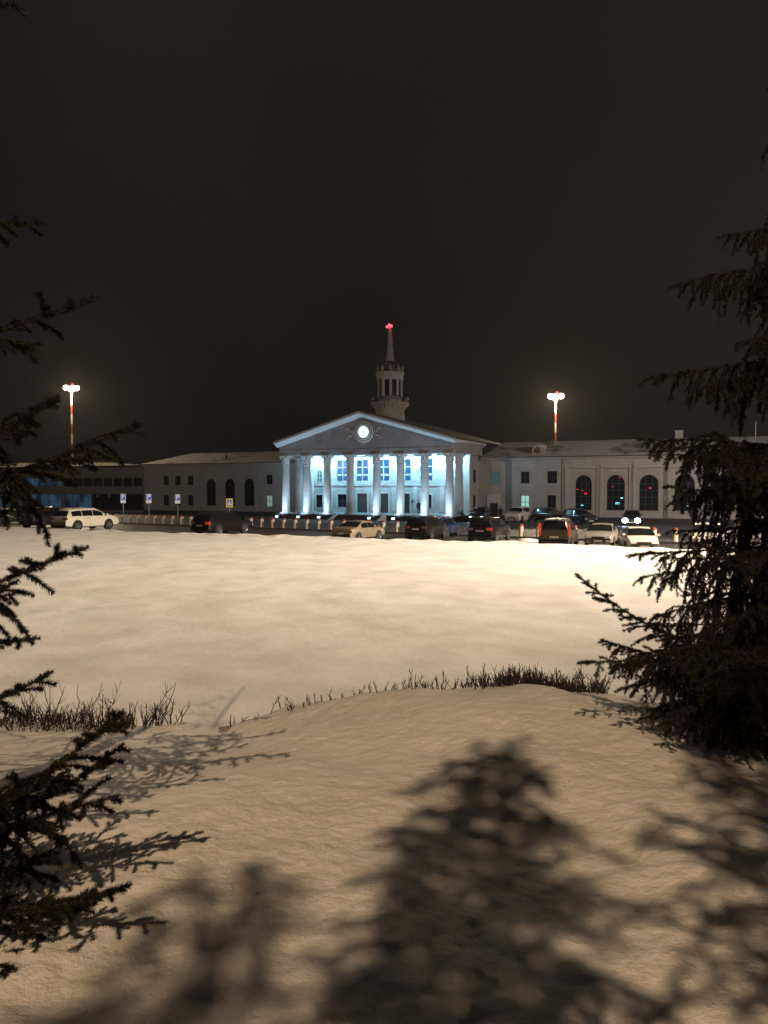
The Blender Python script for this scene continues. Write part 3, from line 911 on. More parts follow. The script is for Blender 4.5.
for k in range(10):
    a = 2*PI*k/10 + 0.15
    g = MB(); g.lathe([(0.24, tz(396.9)), (0.2, tz(396)), (0.18, tz(381.6)), (0.25, tz(380.6))], 12, c=(tx+1.62*math.cos(a), ty+1.62*math.sin(a), 0))
    g.build('lantern_column', M['plaster'], tower, smooth=True)
g = MB()
g.lathe([(1.85, tz(380.6)), (1.85, tz(375.5)), (2.0, tz(374.6)), (2.0, tz(373.2)), (1.4, tz(373.1))], 40, c=(tx, ty, 0))
g.build('lantern_entablature', M['plaster'], tower, smooth=True)
g = MB()
for k in range(10):
    a = 2*PI*k/10 + 0.15
    g.lathe([(0.13, tz(373.2)), (0.1, tz(371.5)), (0.14, tz(370)), (0.05, tz(366.5))], 8, c=(tx+1.85*math.cos(a), ty+1.85*math.sin(a), 0))
g.build('finial_ring', M['plaster'], tower)
g = MB()
rd = 1.5; zd0, zd1 = tz(372.6), tz(360.6)
g.lathe([(rd+0.05, zd0), (rd+0.05, zd0+0.3)] + [(max(0.5, rd*math.cos(a)), zd0+0.3+(zd1-zd0-0.3)*math.sin(a)) for a in [PI/2*k/9 for k in range(10)]], 32, c=(tx, ty, 0))
g.build('dome', M['roof_metal'], tower, smooth=True)
g = MB(); g.lathe([(0.58, zd1-0.2), (0.55, zd1+0.3), (0.46, zd1+0.6), (0.40, tz(348)), (0.2, tz(329)), (0.16, tz(327.5))], 16, c=(tx, ty, 0))
spire = g.build('spire', M['plaster_wing'], tower, smooth=True)
g = MB(); zb = tz(326.6)
for (dx_, dz_) in ((-0.32, -0.05), (0.32, 0.0), (0.0, 0.16), (0.2, 0.02)):
    g.lathe([(0.03, -0.16), (0.14, -0.1), (0.16, 0), (0.12, 0.12), (0.03, 0.17)], 10, c=(tx+dx_, ty-0.25, zb+dz_))
g.build('beacon', M['red_light'], tower)
lamp('beacon_light', 'POINT', 14, (1, 0.05, 0.05), (tx, ty-0.5, zb+0.1), term, radius=0.2)

# ---- portico lamps: luminaires on the back of the front beam, washing the wall
COOL = (0.31, 0.74, 1.0)
for i in range(7):
    xc = (xs_col[i]+xs_col[i+1])/2
    g = MB(); g.box(xc-1.1, xc+1.1, YW-1.55, YW-1.35, Z_CAP+0.05, Z_CAP+0.115); lum = g.build('ceiling_luminaire', M['cool_lens'], term)
    lamp('portico_light', 'AREA', 620, COOL, (xc, YW-1.45, Z_CAP+0.03), term, target=(xc, YW, Z_CAP-1.9), size=2.2, size_y=0.2)
for sx in (-1, 1):
    xc = sx*(HW-1.7)
    lamp('portico_light', 'POINT', 90, COOL, (xc, ly(94.0), Z_CAP-0.5), term, radius=0.15)

# ground floods in front of the columns (things of their own)
fl = None
flood_px = [(279.4, 0), (300.2, 1), (321.4, 2), (371.0, 4), (395.0, 5), (419.5, 6), (445.0, 7)]
txt = ['first column from the left', 'second column from the left', 'third column from the left', 'fifth column, right of the stairs', 'sixth column from the left', 'third column from the right end', 'rightmost front column']
txt[3] = 'fifth column, by the stairs'
for (px, ci), tx_ in zip(flood_px, txt):
    x = xs_col[ci]; y = -2.2
    w = term.matrix_basis @ Vector((x, y, 0))
    zf = ground_z(w.x, w.y) + 0.10
    f = thing('ground_floodlight', 'small white floodlight on the forecourt lighting the ' + tx_, 'floodlight', Vector((w.x, w.y, zf)), -A, 'floodlights in front of the portico')
    if fl is None:
        g = MB(); g.box(-0.22, 0.22, -0.13, 0.13, 0.16, 0.42, mtx=None); g.box(-0.28, -0.222, -0.03, 0.03, 0.0, 0.34); g.box(0.222, 0.28, -0.03, 0.03, 0.0, 0.34); g.box(-0.28, 0.28, -0.1, 0.1, 0.0, 0.03)
        h = g.build('housing', M['metal_grey'], f)
        g = MB(); g.box(-0.2, 0.2, -0.12, 0.12, 0.423, 0.44); g.box(-0.2, 0.2, -0.145, -0.133, 0.2, 0.4); l = g.build('lens', M['cool_lens'], f)
        fl = (h, l)
    else:
        for q in fl:
            c = q.copy(); COL.objects.link(c); c.parent = f
    lamp('flood_light', 'SPOT', 1250, (0.47, 0.74, 1.0), (0, 0, 0.5), f, target=(0, 2.0, 3.6), radius=0.12, angle=R(125), blend=0.9)

# ------------------------------------------------------------------ modern glass building on the left
SM = 100.5
zmb = ground_z(*W_ts(lx(100, SM)+T0, SM).xy)
modern = thing('glass_terminal', 'low modern terminal block with blue-lit ribbon glazing and dark ground floor at left edge', 'building', W_ts(lx(72, SM)+T0, SM, ZG), -A)
OX = lx(72, SM)
def mx_(px): return lx(px, SM) - OX
def mzz(py, px=72): return lz(px, py, SM)
xL, xR = mx_(-90), mx_(143.2)
mb = MB()
bands = [(rect_ := None)]
up = [(mx_(-80), mx_(-40), mzz(486.5), mzz(478), False), (mx_(-38), mx_(18), mzz(486.5), mzz(478), False), (mx_(19), mx_(61.5), mzz(486.5), mzz(478), False)]
for px in np.linspace(63.5, 143.2, 9)[:-1]:
    up.append((mx_(px), mx_(px+9.0), mzz(486.5), mzz(478), False))
lo = [(mx_(-80), mx_(18), 0.5, mzz(494.2), False), (mx_(19), mx_(61.5), 0.5, mzz(494.2), False), (mx_(63.5), mx_(91), 0.5, mzz(494.2), False), (mx_(92), mx_(143), 0.4, mzz(493.6), False)]
wall_openings(mb, xL, xR, 0.0, mzz(468), 0.0, up+lo)
mb.build('wall', mat('modern_panel', (0.30, 0.28, 0.25), 0.6, var=0.2, vscale=0.6), modern)
for i, o in enumerate(up): window(modern, o, 0.0, M['win_glass_blue'] if i < 3 else M['win_dark'], M['frame_dark'], 8 if i < 3 else 2, 1, 0.05)
for i, o in enumerate(lo): window(modern, o, 0.0, M['win_dark'] if i == 3 else M['win_glass_blue'], M['frame_dark'], 10 if i < 3 else 6, 2 if i < 3 else 1, 0.06, label='dark recessed entrance glazing' if i == 3 else 'blue-lit ground floor glazing')
mb = MB(); mb.box(xL, xR, -0.25, 14, mzz(468)+0.003, mzz(466.2)); mb.build('roof', M['frame_dark'], modern)
mb = MB(); 
a = [(xL, 0.2, mzz(466.2)+0.003), (xR-0.5, 0.2, mzz(466.2)+0.003), (mx_(90), 6, mzz(463.6)+0.3), (xL, 6, mzz(462)+0.5)]
mb.quad(*a); mb.build('roof_snow_sheet', mat('thin_snow', (0.22, 0.21, 0.2), 0.85, var=0.5, vscale=0.4), modern)
for px in (97.4, 109.2):
    g = MB(); p = P_s(px, 496, SM-0.1); x = ts(p)[0]-T0-OX; z = p.z-ZG
    g.box(x-0.16, x+0.16, -0.14, -0.004, z-0.18, z+0.18); g.build('wall_lamp', mat('pale_box', (0.5,0.45,0.36), 0.6), modern)
# round lightbox sign at the left edge
p = P_s(0.5, 491, SM-1.2)
sgn = thing('lightbox_sign', 'round pale blue illuminated sign with a purple band at the far left edge', 'sign', Vector((p.x, p.y, p.z-0.78)), -A)
g = MB(); g.tube((0, 0, 0.78), (0, 0.25, 0.78), 0.78, n=32); g.build('face', M['lightbox'], sgn)
g = MB(); g.box(-0.74, 0.74, -0.02, -0.004, 0.66, 0.86); g.build('band', M['purple_band'], sgn)
g = MB(); g.box(-0.1, 0.1, 0.255, 1.2, 0.7, 0.85); g.build('bracket', M['metal_grey'], sgn)

# ------------------------------------------------------------------ lamp masts behind the building
def mast(px, py_head, dist, lab, aim):
    pt = P_d(px, py_head, dist)
    zg = ground_z(pt.x, pt.y)
    H = pt.z - zg
    m = thing('lamp_mast', lab, 'lamp mast', Vector((pt.x, pt.y, zg)), math.atan2(-pt.x, pt.y)*1.0, 'striped floodlight masts behind the terminal')
    sc = dist/F
    # stripes: white and red bands of about ten pixels
    bandh = 9.6*sc
    z = H + 0.2; i = 0
    wht = MB(); red = MB()
    def rad(z): return 0.24 - 0.08*z/H
    first = True
    while z > 0:
        h = bandh*(1.9 if i == 0 else 1.0)
        z0 = max(0, z-h)
        (wht if i % 2 == 0 else red).lathe([(rad(z0), z0+0.004), (rad(z), z)], 14)
        z = z0; i += 1
    wht.build('pole', M['pole_white'], m, smooth=True)
    red.build('pole_stripe', M['pole_red'], m, smooth=True)
    g = MB(); g.tube((-0.95, 0, H), (0.95, 0, H), 0.07); g.tube((-0.5, 0.05, H-0.7), (0.5, 0.05, H-0.7), 0.05); g.lathe([(0.5, H+0.28), (0.5, H+0.33)], 16); g.build('crossarm', M['metal_grey'], m)
    for sx in (-1, 1):
        mt = Matrix.Translation((sx*0.95, -0.1, H-0.05)) @ Matrix.Rotation(R(28), 4, 'X')
        g = MB(); g.box(-0.45, 0.45, -0.02, 0.35, -0.38, 0.38, mtx=mt); fx = g.build('floodlight', M['metal_grey'], m, bevel=0.03)
        g = MB(); g.lathe([(0.1, 0), (0.48, 0.0), (0.50, 0.07), (0.44, 0.19), (0.25, 0.29), (0.02, 0.33)], 24)
        o = g.build('lens', M['flood_lens'], fx, smooth=True)
        o.matrix_basis = mt @ Matrix.Translation((0, -0.025, 0)) @ Matrix.Rotation(PI/2, 4, 'X')
        lamp('mast_light', 'SPOT', E_MAST, MASTC, (sx*0.85, -0.5, H-0.1), m, target=(sx*6+aim, -70, 0), radius=0.35, angle=R(56), blend=1.0)
    g = MB(); g.lathe([(0.03, H+0.34), (0.15, H+0.36), (0.2, H+0.5), (0.13, H+0.66), (0.02, H+0.7)], 12, c=(0.22, -0.1, 0)); g.build('warning_light', M['red_light'], m)
    lamp('mast_glow', 'POINT', 11000, MASTC, (0, -0.75, H-0.9), m, radius=0.3)
    return m
mast(71.3, 387.5, 150, 'left of the two tall red and white striped floodlight masts, above the glass block', 14)
mast(555.8, 395.8, 140, 'right of the two tall red and white striped floodlight masts, above the snowy wing roof', 0)

# street lamps out of frame whose light falls into the picture
def lamp_arm(m, x, y, zg, H, arm, target, energy, angle, blend, color=WARM):
    d = Vector((target[0]-x, target[1]-y, 0)).normalized()
    g = MB(); e = d*arm; g.tube((0, 0, H-0.05), (e.x, e.y, H+0.25), 0.045); g.build('arm', M['metal_grey'], m)
    rot = Matrix.Translation((e.x, e.y, H+0.25)) @ Matrix.Rotation(math.atan2(d.y, d.x), 4, 'Z')
    g = MB(); g.box(-0.1, 0.6, -0.16, 0.16, -0.03, 0.09, mtx=rot); g.build('lamp_head', M['metal_grey'], m, bevel=0.03)
    g = MB(); g.box(0.05, 0.55, -0.13, 0.13, -0.055, -0.034, mtx=rot); g.build('lens', M['lamp_lens'], m)
    p = rot @ Vector((0.3, 0, -0.12))
    lamp('street_light', 'SPOT', energy, color, p, m, target=Vector(target)-Vector((x, y, zg)), radius=0.07, angle=angle, blend=blend)
def street_lamp(x, y, zg, H, arm, target, energy, lab, angle=R(150), blend=0.5, color=WARM):
    m = thing('street_lamp', lab, 'street lamp', Vector((x, y, zg)), 0)
    g = MB(); g.lathe([(0.16, 0), (0.16, 0.8), (0.10, 0.85), (0.06, H)], 14); g.build('pole', M['metal_grey'], m, smooth=True)
    lamp_arm(m, x, y, zg, H, arm, target, energy, angle, blend, color)
    return m
LB = (-2.5, -12.0)
street_lamp(LB[0], LB[1], 1.75, 14.0, 0.6, (0.5, 5.0, 1.7), E_BEHIND, 'grey street lamp behind the spruces that light and shadow the near snow bank')
street_lamp(40, 30, 0.1, 20.0, 1.2, (4, 37, 0.7), E_RIGHT, 'tall grey lamp mast out on the right that floods the snow field', angle=R(88), blend=1.0, color=(1.0, 0.81, 0.61))
street_lamp(41, 60, -0.2, 12.0, 1.2, (20, 92, 4), E_RIGHT2, 'grey street lamp on the right that lights the wing of the terminal', angle=R(125), blend=1.0, color=(1.0, 0.87, 0.76))
street_lamp(-62, 64, -0.1, 12.0, 1.2, (-30, 96, 3), E_LEFT_FILL, 'grey street lamp added out of view on the left to light the glass block and the left wing', angle=R(120), blend=1.0, color=(1.0, 0.87, 0.76))  # added out of view to lift the dark left wing

# ------------------------------------------------------------------ bollards
n_gap = 38
bol = None
p_start = bt0 - (bt1-bt0)/n_gap*20
for k in range(-16, n_gap+8):
    t = bt0 + (bt1-bt0)*k/n_gap
    w = W_ts(t, bol_s(t))
    px = 384 + F*w.x/w.y
    if px < -15 or px > 790: continue
    loc = Vector((w.x, w.y, ground_z(w.x, w.y)+0.10))
    o = thing('bollard', 'pale concrete bollard with a red top in the row along the forecourt kerb', 'bollard', loc, 0, 'red-topped bollards along the kerb')
    if bol is None:
        g = MB(); g.lathe([(0.19, 0), (0.19, 0.1), (0.175, 0.12), (0.17, 0.72)], 16); b1 = g.build('post', M['bollard'], o, smooth=True)
        g = MB(); g.lathe([(0.173, 0.723), (0.173, 0.80), (0.14, 0.85), (0.04, 0.87)], 16); b2 = g.build('cap', M['bollard_red'], o, smooth=True)
        bol = (b1, b2)
    else:
        for q in bol:
            c = q.copy(); COL.objects.link(c); c.parent = o
            
# ------------------------------------------------------------------ signs
def text_mesh(s, size):
    cu = bpy.data.curves.new('letter', 'FONT'); cu.body = s; cu.size = size; cu.align_x = 'CENTER'; cu.align_y = 'CENTER'; cu.extrude = 0.004
    cu.offset = 0.022*size
    o = bpy.data.objects.new('letter', cu); COL.objects.link(o)
    bpy.context.view_layer.update()
    me = bpy.data.meshes.new_from_object(o.evaluated_get(bpy.context.evaluated_depsgraph_get()))
    bpy.data.objects.remove(o)
    return me
def put_text(s, size, m, parent, loc):
    me = text_mesh(s, size); me.materials.clear(); me.materials.append(m)
    o = bpy.data.objects.new('lettering', me); COL.objects.link(o); o.parent = parent
    o.location = loc; o.rotation_euler = (PI/2, 0, 0)
    return o
def parking_sign(px, py_top, foot, lab):
    b = P_g(px, foot)
    sc = b.y/F
    top = P_d(px, py_top, b.y).z
    w = 4.9*sc
    s_ = thing('parking_sign', lab, 'road sign', b, math.atan2(-b.x, b.y)*0.6, 'blue parking signs on thin poles')
    H = top - b.z
    g = MB(); g.tube((0, 0.04, 0), (0, 0.04, H-0.05), 0.035, n=8); g.build('pole', M['metal_grey'], s_)
    g = MB(); g.box(-w/2, w/2, -0.01, 0.0, H-w*1.22, H); g.build('panel', M['sign_white'], s_, bevel=0.003)
    pn = MB(); pn.box(-w/2+0.03, w/2-0.03, -0.016, -0.0105, H-w*1.22+0.03, H-0.03); pp = pn.build('blue_face', M['sign_blue'], s_)
    put_text('P', w*1.25, M['sign_white'], s_, (0, -0.022, H-w*0.60))
    hz = H-w*1.30
    g = MB(); g.box(-w/2, w/2, -0.01, 0.0, hz-w*0.55, hz); pq = g.build('plate', M['sign_white'], s_)
    g = MB(); c = Vector((0, -0.014, hz-w*0.33))
    for k in range(10):                        # wheelchair pictogram
        a, b_ = -PI*0.9+PI*1.35*k/10, -PI*0.9+PI*1.35*(k+1)/10
        g.tube(c+Vector((math.cos(a), 0, math.sin(a)))*w*0.14, c+Vector((math.cos(b_), 0, math.sin(b_)))*w*0.14, w*0.022, n=5)
    g.tube(c+Vector((-w*0.02, 0, w*0.02)), c+Vector((-w*0.04, 0, w*0.2)), w*0.03, n=5); g.tube(c+Vector((-w*0.02, 0, w*0.03)), c+Vector((w*0.14, 0, w*0.02)), w*0.025, n=5); g.tube(c+Vector((w*0.14, 0, w*0.02)), c+Vector((w*0.2, 0, -w*0.12)), w*0.025, n=5)
    g.lathe([(0.001, -w*0.04), (w*0.035, 0), (0.001, w*0.04)], 8, c=c+Vector((-w*0.04, 0, w*0.25)), cap=False)
    g.build('pictogram', M['sign_black'], s_)
parking_sign(123.4, 494.0, 524.3, 'leftmost blue parking sign, before the dark entrance of the glass block')
parking_sign(149.0, 494.0, 524.6, 'middle blue parking sign, in front of the corner of the pale wing')
parking_sign(177.8, 494.4, 525.0, 'rightmost blue parking sign, under the small square wing windows')
b = P_g(229.6, 527.0); sc = b.y/F
cw = thing('crosswalk_sign', 'square pedestrian crossing sign with yellow border above the black wagon', 'road sign', b, math.atan2(-b.x, b.y)*0.6)
H = P_d(229.6, 498.4, b.y).z - b.z; w = 6.8*sc; h = 9.0*sc
g = MB(); g.tube((0, 0.04, 0), (0, 0.04, H-0.05), 0.035, n=8); g.build('pole', M['metal_grey'], cw)
g = MB(); g.box(-w/2, w/2, -0.01, 0, H-h, H); g.build('border', M['sign_yellow'], cw)
g = MB(); g.box(-w/2+0.12, w/2-0.12, -0.016, -0.0105, H-h+0.12, H-0.12); g.build('blue_face', M['sign_blue'], cw)
g = MB(); g.prism([(-w*0.27, H-h*0.74), (w*0.27, H-h*0.74), (0, H-h*0.24)], -0.021, -0.0165); g.build('triangle', M['sign_white'], cw)
g = MB(); c = Vector((0, -0.026, H-h*0.55)); g.tube(c, c+Vector((0,0,h*0.14)), w*0.035, n=6); g.tube(c, c+Vector((-w*.09,0,-h*.16)), w*.028, n=6); g.tube(c, c+Vector((w*.1,0,-h*.16)), w*.028, n=6); g.tube(c+Vector((0,0,h*.12)), c+Vector((w*.1,0,h*.03)), w*.02, n=5); g.tube(c+Vector((0,0,h*.12)), c+Vector((-w*.09,0,h*.04)), w*.02, n=5)
g.lathe([(0.001,-w*.05),(w*.045,0),(0.001,w*.05)], 8, c=c+Vector((0,0,h*.2)), cap=False); g.build('pictogram', M['sign_black'], cw)

# ------------------------------------------------------------------ cars
KIND = {
 'sedan': dict(L=4.65, W=1.80, H=1.46, wb=2.70, r=0.33,
   top=[(-.5,.50),(-.495,.80),(-.47,.98),(-.36,1.05),(-.31,1.08),(-.16,1.40),(-.06,1.46),(.04,1.455),(.12,1.38),(.26,1.02),(.30,.99),(.42,.88),(.48,.74),(.5,.52)],
   belt=[(-.5,.9),(-.3,.97),(.26,.94),(.5,.7)], gh=(-.31,.27), rear=(-.305,-.165), front=(.115,.265), side=[(-.20,-.02),(-.01,.17)]),
 'wagon': dict(L=4.9, W=1.88, H=1.58, wb=2.85, r=0.36,
   top=[(-.5,.50),(-.495,.85),(-.475,1.05),(-.43,1.36),(-.40,1.50),(-.30,1.57),(-.05,1.60),(.05,1.58),(.12,1.50),(.26,1.10),(.30,1.06),(.42,.96),(.48,.80),(.5,.55)],
   belt=[(-.5,1.02),(-.3,1.04),(.26,1.01),(.5,.8)], gh=(-.475,.27), rear=(-.47,-.415), front=(.125,.262), side=[(-.39,-.22),(-.21,-.02),(-.01,.17)]),
 'suv': dict(L=4.75, W=1.92, H=1.74, wb=2.80, r=0.38,
   top=[(-.5,.55),(-.495,.95),(-.485,1.15),(-.455,1.52),(-.43,1.66),(-.33,1.73),(-.05,1.745),(.05,1.72),(.11,1.64),(.24,1.22),(.28,1.17),(.42,1.08),(.485,.92),(.5,.6)],
   belt=[(-.5,1.13),(-.3,1.14),(.25,1.11),(.5,.9)], gh=(-.485,.25), rear=(-.482,-.44), front=(.115,.243), side=[(-.41,-.22),(-.21,-.03),(-.02,.15)]),
 'offroad': dict(L=4.95, W=1.97, H=1.88, wb=2.85, r=0.40,
   top=[(-.5,.55),(-.497,1.0),(-.49,1.25),(-.475,1.70),(-.455,1.82),(-.33,1.88),(-.05,1.885),(.03,1.86),(.08,1.76),(.18,1.30),(.22,1.25),(.43,1.17),(.49,1.02),(.5,.62)],
   belt=[(-.5,1.22),(-.3,1.22),(.2,1.19),(.5,1.0)], gh=(-.49,.19), rear=(-.488,-.462), front=(.085,.182), side=[(-.43,-.24),(-.23,-.05),(-.04,.11)]),
 'minivan': dict(L=4.45, W=1.86, H=1.72, wb=2.75, r=0.33,
   top=[(-.5,.48),(-.495,.9),(-.485,1.12),(-.455,1.50),(-.435,1.64),(-.33,1.71),(-.1,1.72),(.05,1.64),(.13,1.52),(.31,1.06),(.35,1.01),(.44,.90),(.485,.75),(.5,.5)],
   belt=[(-.5,1.02),(-.3,1.03),(.3,.99),(.5,.75)], gh=(-.485,.32), rear=(-.482,-.44), front=(.13,.308), side=[(-.41,-.22),(-.21,0.0),(.01,.2)]),
}
def paint(name, col, flake=0.4, rough=0.28):
    m = mat(name, col, rough, metal=flake, var=0.12, vscale=1.2, coat=0.7)
    return m
PAINT = {
 'white': paint('paint_white', (0.72, 0.68, 0.58), 0.0, 0.35), 'black': paint('paint_black', (0.012, 0.011, 0.011), 0.2), 'gold': paint('paint_gold', (0.36, 0.30, 0.21), 0.45, 0.35),
 'grey': paint('paint_grey', (0.10, 0.095, 0.085), 0.4), 'silver': paint('paint_silver', (0.46, 0.43, 0.38), 0.5, 0.35), 'blue': paint('paint_blue', (0.014, 0.03, 0.11), 0.3),
 'brown': paint('paint_brown', (0.07, 0.055, 0.04), 0.4, 0.4), 'darkblue': paint('paint_dark', (0.014, 0.016, 0.022), 0.3),
}
def lerp_tab(tab, x):
    return float(np.interp(x, [p[0] for p in tab], [p[1] for p in tab]))

def car_at(px, py, rz, kind, color, label, cat='car', group='cars parked along the snow field', head=None, tail=None, scale=1.0, loc=None, extra=None):
    K = KIND[kind]; L, Wd = K['L'], K['W']
    if loc is None: loc = P_g(px, py)
    if group == 'cars standing on the forecourt': loc.z += 0.10
    nm = {'sedan': 'parked_sedan', 'wagon': 'parked_wagon', 'suv': 'parked_suv', 'offroad': 'off_road_car', 'minivan': 'parked_minivan'}[kind]
    c = thing(nm, label, cat, loc, rz, group)
    c.scale = (scale,)*3
    N = 64
    xsn = sorted(set([round(-0.5 + k/N, 4) for k in range(N+1)] + [round(p[0], 4) for p in K['top']]))
    def ring(xn):
        top = lerp_tab(K['top'], xn); belt = min(lerp_tab(K['belt'], xn), top-0.02)
        e = max(0.0, top - belt - 0.02) if K['gh'][0]-0.01 <= xn <= K['gh'][1]+0.02 else 0.0
        w = Wd/2 * (1 - 0.16*abs(2*xn)**5)
        zb = 0.22 + 0.10*abs(2*xn)**6
        g = min(1.0, e/0.45)
        pts = [(0.80*w, zb), (0.96*w, zb+0.10), (1.0*w, zb+0.30), (0.995*w, belt-0.18), (0.965*w, belt-0.03), (0.93*w, belt),
               (w*(0.93-0.19*g), top-0.07*g-0.012), (w*(0.86-0.20*g), top-0.012*g), (0.0, top+0.018)]
        return [(xn*L, y, z) for y, z in pts]
    body = MB(); rows = []
    for xn in xsn:
        r_ = ring(xn)
        rows.append(r_[::1] + [(p[0], -p[1], p[2]) for p in r_[-2::-1]])
    n = len(rows[0])
    vs = [p for r_ in rows for p in r_]
    fs = []
    for i in range(len(rows)-1):
        for j in range(n-1):
            fs.append((i*n+j, i*n+j+1, (i+1)*n+j+1, (i+1)*n+j))
        fs.append((i*n+n-1, i*n, (i+1)*n, (i+1)*n+n-1))
    fs.append(tuple(range(n))); fs.append(tuple((len(rows)-1)*n+j for j in range(n-1, -1, -1)))
    body.add(vs, fs)
    bo = body.build('body', PAINT[color], c, smooth=True)
    # glass
    def strip(xa, xb, name):
        g = MB(); q = []
        for k in range(9):
            xn = xa + (xb-xa)*k/8
            r_ = ring(xn); y6, z6 = r_[6][1], r_[6][2]; y7, z7 = r_[7][1], r_[7][2]; z8 = r_[8][2]
            off = 0.014
            q.append([(xn*L, y6*0.97, z6+0.03+off), (xn*L, y7, z7+off+0.002), (xn*L, 0, z8+off), (xn*L, -y7, z7+off+0.002), (xn*L, -y6*0.97, z6+0.03+off)])
        sgn = -1 if xa < -0.1 else 1
        q = [[(p[0]+sgn*0.02, p[1], p[2]) for p in r_] for r_ in q]
        vs = [p for r_ in q for p in r_]
        g.add(vs, [(i*5+j, i*5+j+1, (i+1)*5+j+1, (i+1)*5+j) for i in range(8) for j in range(4)])
        return g.build(name, M['car_glass'], c, smooth=True)
    strip(*K['front'], 'windscreen'); strip(*K['rear'], 'rear_window')
    for (xa, xb) in K['side']:
        for sy in (1, -1):
            g = MB(); q = []
            for k in range(7):
                xn = xa + (xb-xa)*k/6
                r_ = ring(xn); b5, b6 = Vector(r_[5]), Vector(r_[6])
                lo_, hi_ = b5.lerp(b6, 0.08), b5.lerp(b6, 0.93)
                q += [(lo_.x, sy*(lo_.y+0.008), lo_.z), (hi_.x, sy*(hi_.y+0.008), hi_.z)]
            g.add(q, [(2*i, 2*i+1, 2*i+3, 2*i+2) for i in range(6)])
            g.build('side_window', M['car_glass'], c, smooth=True)
    # wheels and arches
    for sx in (-1, 1):
        for sy in (-1, 1):
            x = sx*K['wb']/2 - 0.02*L
            g = MB(); g.tube((x, sy*(Wd/2-0.16), K['r']+0.03), (x, sy*(Wd/2+0.006), K['r']+0.03), K['r']*1.16, n=26)
            g.build('wheel_arch', M['black_plastic'], c)
    for sx in (-1, 1):
        for sy in (-1, 1):
            x = sx*K['wb']/2 - 0.02*L; r = K['r']
            g = MB(); g.lathe([(r*0.62, -0.11), (r*0.95, -0.11), (r, -0.07), (r, 0.07), (r*0.95, 0.11), (r*0.62, 0.11)], 28)
            w = g.build('wheel', M['tyre'], c, smooth=True)
            w.location = (x, sy*(Wd/2-0.095), r); w.rotation_euler = (-sy*PI/2, 0, 0)
            g = MB(); g.lathe([(r*0.18, 0.09), (r*0.64, 0.085)], 20, cap=False); g.lathe([(r*0.56, 0.10), (r*0.63, 0.114), (r*0.63, 0.09)], 24, cap=False)
            for k in range(5):
                g.box(r*0.1, r*0.6, -0.035, 0.035, 0.088, 0.112, mtx=Matrix.Rotation(2*PI*k/5, 4, 'Z'))
            g.lathe([(r*0.16, 0.08), (r*0.15, 0.118)], 12)
            g.build('rim', M['rim'], w)
    # lamps, plates, mirrors, bumpers
    zt = lerp_tab(K['belt'], -.45)
    def end_x(xn_sign, y, z):                   # body end plane, follows the corner curve
        return xn_sign*(L/2)*(1-0.05*(abs(y)/(Wd/2))**3)
    for sy in (1, -1):
        g = MB(); yy = sy*Wd*0.335; hz = 0.70*lerp_tab(K['belt'], .45)
        g.box(L/2-0.16, L/2-0.012, yy-0.19, yy+0.19, hz-0.09, hz+0.10)
        if head is M['head_bright']: g = MB(); g.lathe([(0.02,-0.28),(0.24,-0.16),(0.32,0),(0.24,0.16),(0.02,0.28)], 18, c=(L/2-0.05, yy, hz))  # oversized glowing ball, its size imitates the glare round the lamp
        g.build('headlight', head or M['head_off'], c, bevel=0 if head is M['head_bright'] else 0.035)
        g = MB(); 
        if kind == 'minivan': g.box(-L/2-0.02, -L/2+0.14, sy*(Wd*0.435)-0.065, sy*(Wd*0.435)+0.065, 0.78, 1.50)
        else: g.box(-L/2-0.012, -L/2+0.16, sy*Wd*0.34-0.2, sy*Wd*0.34+0.2, zt-0.23, zt-0.05)
        g.build('taillight', (tail if tail and (sy < 0 or kind == 'minivan') else M['tail_off']), c, bevel=0.03)
        g = MB(); xm = L*(K['front'][1]-0.035); zm = lerp_tab(K['belt'], .2)+0.04
        g.box(xm-0.09, xm+0.07, sy*(Wd/2+0.06)-0.11, sy*(Wd/2+0.06)+0.11, zm, zm+0.15); g.build('mirror', bo.data.materials[0], c, bevel=0.04)
    g = MB(); g.box(L/2-0.03, L/2+0.012, -Wd*0.26, Wd*0.26, 0.36, 0.52); g.box(L/2-0.05, L/2+0.004, -Wd*0.22, Wd*0.22, 0.60, 0.72); g.build('grille', M['black_plastic'], c, bevel=0.01)
    g = MB(); g.box(-L/2-0.03, -L/2+0.08, -Wd*0.40, Wd*0.40, 0.30, 0.46); g.build('rear_bumper', M['black_plastic'], c, bevel=0.02)
    g = MB(); g.box(L/2+0.013, L/2+0.022, -0.26, 0.26, 0.40, 0.51); g.build('plate', M['plate'], c)
    pz = zt-0.26 if kind in ('sedan', 'suv', 'offroad') else 0.72
    g = MB(); g.box(-L/2-0.03, -L/2-0.012, -0.26, 0.26, pz-0.06, pz+0.055); g.build('plate', M['plate'], c)
    for sy in (1, -1):
        g = MB(); zz = lerp_tab(K['belt'], 0)-0.12
        for xx in (-0.12*L, 0.08*L): g.box(xx-0.1, xx+0.1, sy*(Wd/2-0.004), sy*(Wd/2+0.022), zz-0.015, zz+0.02)
        g.build('door_handle', M['chrome'], c)
    if kind in ('wagon', 'suv', 'offroad'):
        for sy in (1, -1):
            g = MB(); zr = lerp_tab(K['top'], -.1)
            g.tube((-L*0.36, sy*Wd*0.335, zr+0.05), (L*0.02, sy*Wd*0.335, zr+0.05), 0.022, n=6); g.build('roof_rail', M['chrome'], c)
    if kind == 'minivan':
        g = MB(); g.box(-L*0.47, -L*0.40, -0.5, 0.5, 1.70, 1.735); g.build('spoiler', PAINT[color], c, bevel=0.01)
